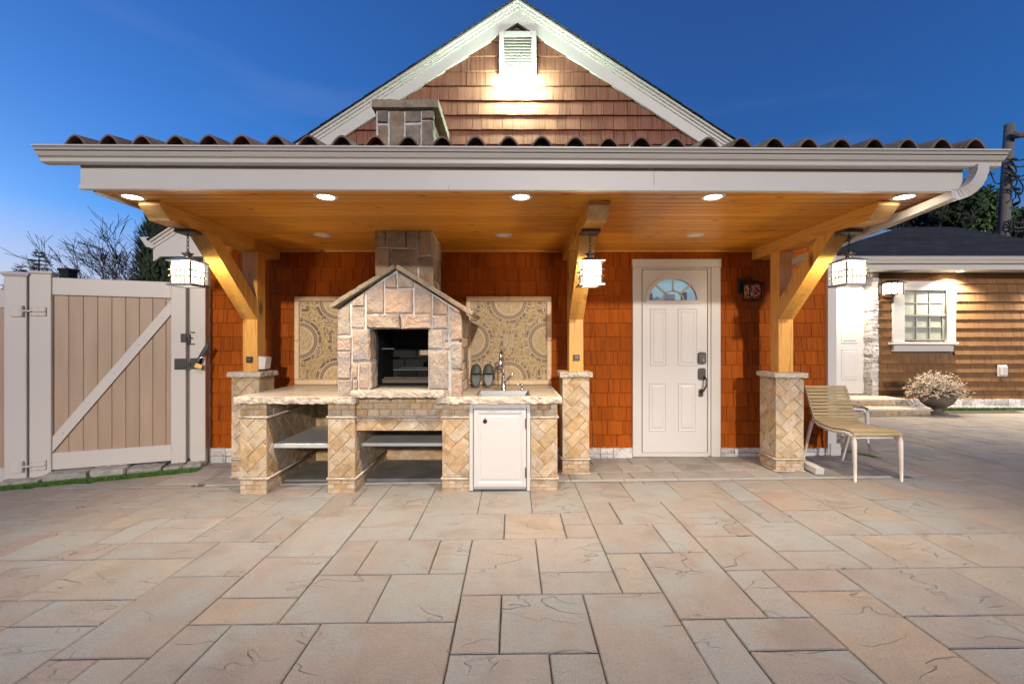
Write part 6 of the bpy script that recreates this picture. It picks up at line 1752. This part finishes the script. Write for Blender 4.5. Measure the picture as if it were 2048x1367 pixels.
# ------------------------------------------------------------------ slatted chairs
def make_chair(loc, rz, label):
    t = thing('slatted_chair', loc, label, 'chair', 'slatted chairs with white frames', rz=rz, local=True)
    hw = .215
    path = [(.315,.800),(.275,.72),(.235,.62),(.195,.53),(.160,.475),(.120,.448),(.06,.438),(-.02,.428),(-.10,.428),(-.18,.436),(-.25,.444),(-.31,.442),(-.345,.430),(-.362,.408)]
    # cumulative length and evenly spaced slats
    P_ = [Vector((0, y, z)) for y, z in path]; seg = [0]
    for a, b in zip(P_, P_[1:]): seg.append(seg[-1]+(b-a).length)
    def at(s_):
        for i in range(len(seg)-1):
            if s_ <= seg[i+1] or i == len(seg)-2:
                f_ = (s_-seg[i])/(seg[i+1]-seg[i]); return P_[i].lerp(P_[i+1], f_), (P_[i+1]-P_[i]).normalized()
    n_ = 25; tot = seg[-1]; sw = tot/n_
    sm, _ = MB().cbox(-hw-.004, hw+.004, -.006, .006, -sw/2+.0035, sw/2-.0035, .003).mesh('slat', M['slatwood'], origin=(0,0,0))
    for i in range(n_):
        p, d = at(sw*(i+.5)); nrm = Vector((0, -d.z, d.y)) 
        if nrm.z < 0 and i > 8: nrm = -nrm
        if i <= 8 and nrm.y > 0: nrm = -nrm
        o = link('slat', sm, p+nrm*.009, t)
        o.rotation_euler = (math.atan2(-d.y, d.z)+0, 0, 0)
    def leg(name, pts, rads, x, flat_=.75):
        m = MB(); pts = [Vector((x, y, z)) for y, z in pts]; n2 = 8; vs = []
        for i, p in enumerate(pts):
            d = (pts[min(i+1, len(pts)-1)]-pts[max(0, i-1)]).normalized(); b = d.cross(Vector((1,0,0))).normalized()
            for k in range(n2):
                a = 2*math.pi*(k+.5)/n2; vs.append(p+Vector((1,0,0))*rads[i]*.62*math.cos(a)+b*rads[i]*math.sin(a))
        m.add(vs, [(i*n2+k, i*n2+(k+1) % n2, (i+1)*n2+(k+1) % n2, (i+1)*n2+k) for i in range(len(pts)-1) for k in range(n2)]+[tuple(range(n2)), tuple((len(pts)-1)*n2+k for k in range(n2-1, -1, -1))])
        m.build(name, M['chairwhite'], t, smooth=True)
    for s_ in (-1, 1):
        x = s_*(hw-.006)
        leg('side_rail', [(.315,.785),(.275,.705),(.235,.605),(.197,.515),(.165,.462),(.115,.430),(.06,.420),(-.02,.410),(-.10,.410),(-.18,.416),(-.25,.422),(-.305,.415),(-.335,.385)], [.011,.012,.013,.014,.018,.017,.016,.016,.016,.017,.019,.021,.022], x)
        leg('front_leg', [(-.338,.410),(-.352,.36),(-.358,.25),(-.362,.12),(-.366,.0)], [.026,.027,.023,.019,.014], x)
        leg('rear_leg', [(.180,.475),(.205,.44),(.245,.33),(.285,.2),(.345,.0)], [.024,.026,.023,.019,.014], x)
    m = MB().tube([(-hw+.01, .02, .400), (hw-.01, .02, .400)], .012, 8); m.tube([(-hw+.01, -.30, .385), (hw-.01, -.30, .385)], .012, 8); m.build('stretcher', M['chairwhite'], t, smooth=True)
    return t
make_chair((3.305, 4.312, gz(3.3)), 0.0, 'slatted wood chair with white legs standing right of the right porch pier')
make_chair((4.04, 5.62, gz(4.0)), R(90), 'second slatted chair, mostly hidden behind the house corner, its white front leg showing')

# ------------------------------------------------------------------ trees, pole, neighbours
def crown_cards(m, c, rad, n, size, rs, up=.0, shell=.55, fill=1.0):
    for i in range(n):
        d = Vector((rs.gauss(0,1), rs.gauss(0,1), rs.gauss(0,1))).normalized()
        r_ = (shell+(1-shell)*rs.random())
        clump = .80+.35*mn.noise(Vector((d.x*2.3+c[0], d.y*2.3+c[1], d.z*2.3+c[2])))
        if mn.noise(Vector((d.x*4+c[1], d.y*4, d.z*4+c[0]))) < -.28*fill: continue
        p = Vector(c)+Vector((d.x*rad[0], d.y*rad[1], d.z*rad[2]))*r_*clump
        u = (Vector((rs.gauss(0,1), rs.gauss(0,1), rs.gauss(0,1)))+d*.6+Vector((0,0,up))).normalized(); v = u.cross(d+Vector((.01,.02,.03))).normalized(); s_ = size*rs.uniform(.5, 1.3)
        m.add([p-u*s_, p+v*s_*.45, p+u*s_*1.1, p-v*s_*.45], [(0,1,2,3)])
# tall dark arborvitae behind the gate
def arbor(px, Y, rad, h_, n, label, seed, mat='leafd'):
    X_ = PX(px, Y); t = thing('evergreen_tree', (X_, Y, -.1), label, 'tree'); rs = random.Random(seed); m = MB()
    for i in range(n):
        z = h_*rs.random()**.9; rmax = rad*(1-(z/h_)**3.0)**.6*(.86+.25*mn.noise(Vector((z*1.7, seed, 0)))); a = rs.uniform(0, 2*math.pi); r_ = rmax*(.6+.42*rs.random())*(1+.16*mn.noise(Vector((math.cos(a)*2, math.sin(a)*2, z*2.1))))
        p = Vector((X_+r_*math.cos(a), Y+r_*math.sin(a), z)); u = Vector((math.cos(a)*.5+rs.gauss(0,.3), math.sin(a)*.5+rs.gauss(0,.3), 1)).normalized()
        v = u.cross(Vector((math.cos(a), math.sin(a), 0))).normalized(); s_ = rs.uniform(.035, .085)
        m.add([p-u*s_, p+v*s_*.35, p+u*s_*1.2, p-v*s_*.35], [(0,1,2,3)])
    m.build('crown', M[mat], t); MB().tube([(X_, Y, -.1), (X_, Y, h_*.85)], .12, 8, r1=.03).build('trunk', M['bark'], t)
arbor(352, 9.0, .95, 4.5, 30000, 'tall dense dark arborvitae behind the gate, beside the house eave', 1)
def spruce(px, pyt, Y, rad, label, seed):
    X_ = PX(px, Y); zt3 = PZ(pyt, Y); t = thing('spruce_tree', (X_, Y, -.2), label, 'tree'); rs = random.Random(seed); m = MB(); br = MB()
    z = zt3
    br.tube([(X_, Y, -.2), (X_, Y, zt3)], .16, 6, r1=.02)
    k = 0
    while z > .5:
        fr = (zt3-z); L_ = min(rad, .12+fr*.55)
        for j in range(7):
            a = rs.uniform(0, 6.28); l = L_*rs.uniform(.6, 1.1); e = Vector((X_+l*math.cos(a), Y+l*math.sin(a), z-l*.10+rs.uniform(-.05,.12)))
            b = Vector((X_, Y, z)); br.tube([b, e], .015, 3, r1=.004, cap=False)
            for q_ in range(int(10+26*l)):
                t_ = rs.random(); p = b.lerp(e, t_); u = ((e-b).normalized()+Vector((rs.gauss(0,.5), rs.gauss(0,.5), rs.gauss(0,.3)))).normalized(); v = Vector((0,0,1)); s_ = rs.uniform(.05,.12)
                m.add([p, p+u*s_+v*.012, p+u*s_*1.8, p+u*s_-v*.014], [(0,1,2,3)])
        z -= .20; k += 1
    br.build('trunk', M['bark'], t); m.build('crown', M['leafd'], t)
spruce(78, 505, 22, 1.9, 'small pointed spruce seen above the two cream fence posts', 4)
spruce(42, 533, 26, 1.6, 'lower dark spruce to the left of the pointed one, at the fence top', 5)
def bare_tree(px, Y, h_, spread, r0_, label, seed, depth=6, lean=(0, 0), name='bare_tree', lift=.35, group=None, n0=None):
    X_ = PX(px, Y); t = thing(name, (X_, Y, -.2), label, 'tree', group); rs = random.Random(seed); tr = MB(); tw = MB()
    def grow(p, d, L_, r_, dep):
        m = tr if dep > depth-2 else tw
        pts = [p]; q = p; dd = d
        for i in range(3):
            dd = (dd+Vector((rs.gauss(0,.10), rs.gauss(0,.10), rs.gauss(0,.06)))+Vector((0,0,lift*.06))).normalized(); q = q+dd*L_/3; pts.append(q)
        m.tube(pts, r_, 5 if dep > depth-2 else 3, r1=max(.009, r_*.62), cap=False)
        if dep == 0: return
        for k in range(rs.choice([2, 3, 4])):
            f_ = rs.uniform(.45, 1.0); b = pts[0].lerp(pts[-1], f_) if f_ < .95 else pts[-1]
            ax = Vector((rs.gauss(0,1), rs.gauss(0,1), rs.gauss(0,.5))).normalized()
            nd = (dd+ax*spread).normalized(); grow(b, nd, L_*rs.uniform(.62,.86), max(.010, r_*.60), dep-1)
    d0 = Vector((lean[0], lean[1], 1)).normalized()
    grow(Vector((X_, Y, -.2)), d0, h_*.33, r0_, depth)
    tr.build('trunk', M['bark'], t); tw.build('twigs', M['bark'], t)
bare_tree(292, 20, 8.6, .52, .10, 'tall thin leafless tree rising left of the dark arborvitae', 12, 6, lean=(-.25, 0))
bare_tree(318, 22, 9.2, .50, .09, 'slender leafless tree tight against the dark arborvitae', 23, 6, lean=(-.12, 0))
for i, (px, h_) in enumerate(((168, 4.0), (190, 4.5), (214, 4.9), (244, 4.9), (272, 4.6), (150, 3.6), (300, 4.6), (228, 4.4))):
    bare_tree(px, 21+i*.5, h_*1.12, .62, .08, 'leafless tree of the tangled thicket above the gate', 40+i, 6, lean=(random.Random(i).uniform(-.3,.3), 0), group='leafless thicket above the gate')
t = thing('neighbour_chimney', (PX(127, 14), 14, 0), 'dark square chimney top poking above the gate rail beside the fence post', 'chimney')
cxn = PX(127, 14); m = MB().box(cxn-.15, cxn+.15, 14, 14.3, -.1, PZ(541, 14)); m.build('stack', M['fire'], t); MB().box(cxn-.18, cxn+.18, 13.97, 14.33, PZ(541, 14)+.001, PZ(536, 14)).build('cap', M['fire'], t)
# far tree line on the left, low
hl = MB(); rs = random.Random(9)
for i in range(26): crown_cards(hl, (-62+i*2.2+rs.uniform(-.6,.6), 46+rs.uniform(-2,2), 2.6), (1.8,1.2,2.6+rs.uniform(-.6,.9)), 420, .22, rs)
hl.build('distant_woods', M['leafd'], kind='stuff', label='far dark tree line just above the left fence', cat='woods')
# trees behind the brown house
def leafy(px, Y, zc, rad, n, label, seed, mat='leaf', size=.13):
    X_ = PX(px, Y); t = thing('leafy_tree', (X_, Y, -.1), label, 'tree'); rs = random.Random(seed); m = MB(); b = MB()
    b.tube([(X_, Y, -.1), (X_+.1, Y, zc*.6), (X_, Y, zc)], .16, 8, r1=.06)
    for k in range(9):
        d = Vector((rs.gauss(0,1), rs.gauss(0,.7), rs.uniform(-.3,1))).normalized(); c = Vector((X_, Y, zc))+Vector((d.x*rad[0]*.62, d.y*rad[1]*.62, d.z*rad[2]*.62))
        b.tube([(X_, Y, zc*.7), tuple((Vector((X_,Y,zc*.8))+c)/2), tuple(c)], .05, 5, r1=.02)
        crown_cards(m, tuple(c), (rad[0]*.52, rad[1]*.52, rad[2]*.50), n//9, size, rs, shell=.35)
    b.build('trunk', M['bark'], t); m.build('crown', M[mat], t)
leafy(1872, 17, 6.1, (1.7,1.3,1.7), 4200, 'dark green tree behind the roof, left end, under the gutter corner', 1, 'leafd')
leafy(1926, 18, 6.3, (1.15,1.1,1.25), 3600, 'brighter green tree rising behind the roof ridge, left of the utility pole', 2)
leafy(1975, 19.5, 6.8, (1.25,1.1,1.5), 3600, 'mid green tree directly left of the utility pole', 3)
leafy(2052, 21, 6.3, (1.7,1.2,1.5), 3400, 'low green tree right of the utility pole at the frame edge', 4, 'leafd')
# utility pole
UY = 16.0
up = thing('utility_pole', (PX(2001, UY), UY, 0), 'leaning wooden utility pole with black cables behind the brown house', 'utility pole')
b_, t2_ = Vector((PX(1999, UY)-.15, UY, -.1)), Vector((PX(2019, UY), UY, PZ(249, UY)))
MB().tube([b_, b_.lerp(t2_, .5), t2_], .20, 12, r1=.145).build('shaft', M['pole'], up, smooth=True)
def pp(px, py, dy=0): return (PX(px, UY+dy), UY+dy, PZ(py, UY+dy))
m = MB(); m.tube([pp(2024, 268, -.2), pp(2036, 271, -.3), pp(2052, 268, -.3)], .10, 8, r1=.12); m.build('insulator', M['pot'], up)
m = MB(); m.tube([pp(1980, 385, -.2), pp(1936, 430, .4)], .02, 5); m.tube([pp(1925, 359, 0), pp(1990, 347, -.2)], .02, 5); m.build('guy_wire', M['wire'], up)
rs = random.Random(4)
for i, (py, sag) in enumerate(((318, 2), (326, 8), (357, 3), (332, 22), (440, 6), (446, 10), (452, 5), (460, 3))):
    m = MB(); m.tube([pp(2016, py, -.22), pp(2036, py+sag, -.3), pp(2090, py-4+sag*.4, -.6)], .028, 5); m.build('cable', M['wire'], up)
for i in range(6):
    x, y = 2020+rs.uniform(-4, 16), 335+i*12; pts = []
    for k in range(10):
        a = k/9*4.6+rs.random()*.3; pts.append(pp(x+12*math.sin(a)+rs.uniform(-1.5,1.5), y+18*math.cos(a*.8)+rs.uniform(-1.5,1.5), -.3))
    MB().tube(pts, .022, 5).build('cable_loop', M['wire'], up)
pts = [pp(1980, 343, -.2), pp(1984, 352, -.3), pp(1990, 366, -.3), pp(1999, 368, -.3), pp(2003, 360, -.3)]; MB().tube(pts, .020, 5).build('cable_loop', M['wire'], up)
for i in range(4):
    x = 2022+i*7; MB().tube([pp(x, 440, -.3), pp(x-2, 452, -.3), pp(x+1, 466, -.3)], .018, 4).build('cable_drop', M['wire'], up)
m = MB()
for px, py in ((2029, 318), (2024, 350), (2034, 352), (2035, 377), (2037, 386)): 
    c = Vector(pp(px, py, -.3)); m.tube([c-Vector((.08,0,.02)), c, c+Vector((.08,0,-.03))], .05, 6)
m.build('clamps', M['wire'], up)
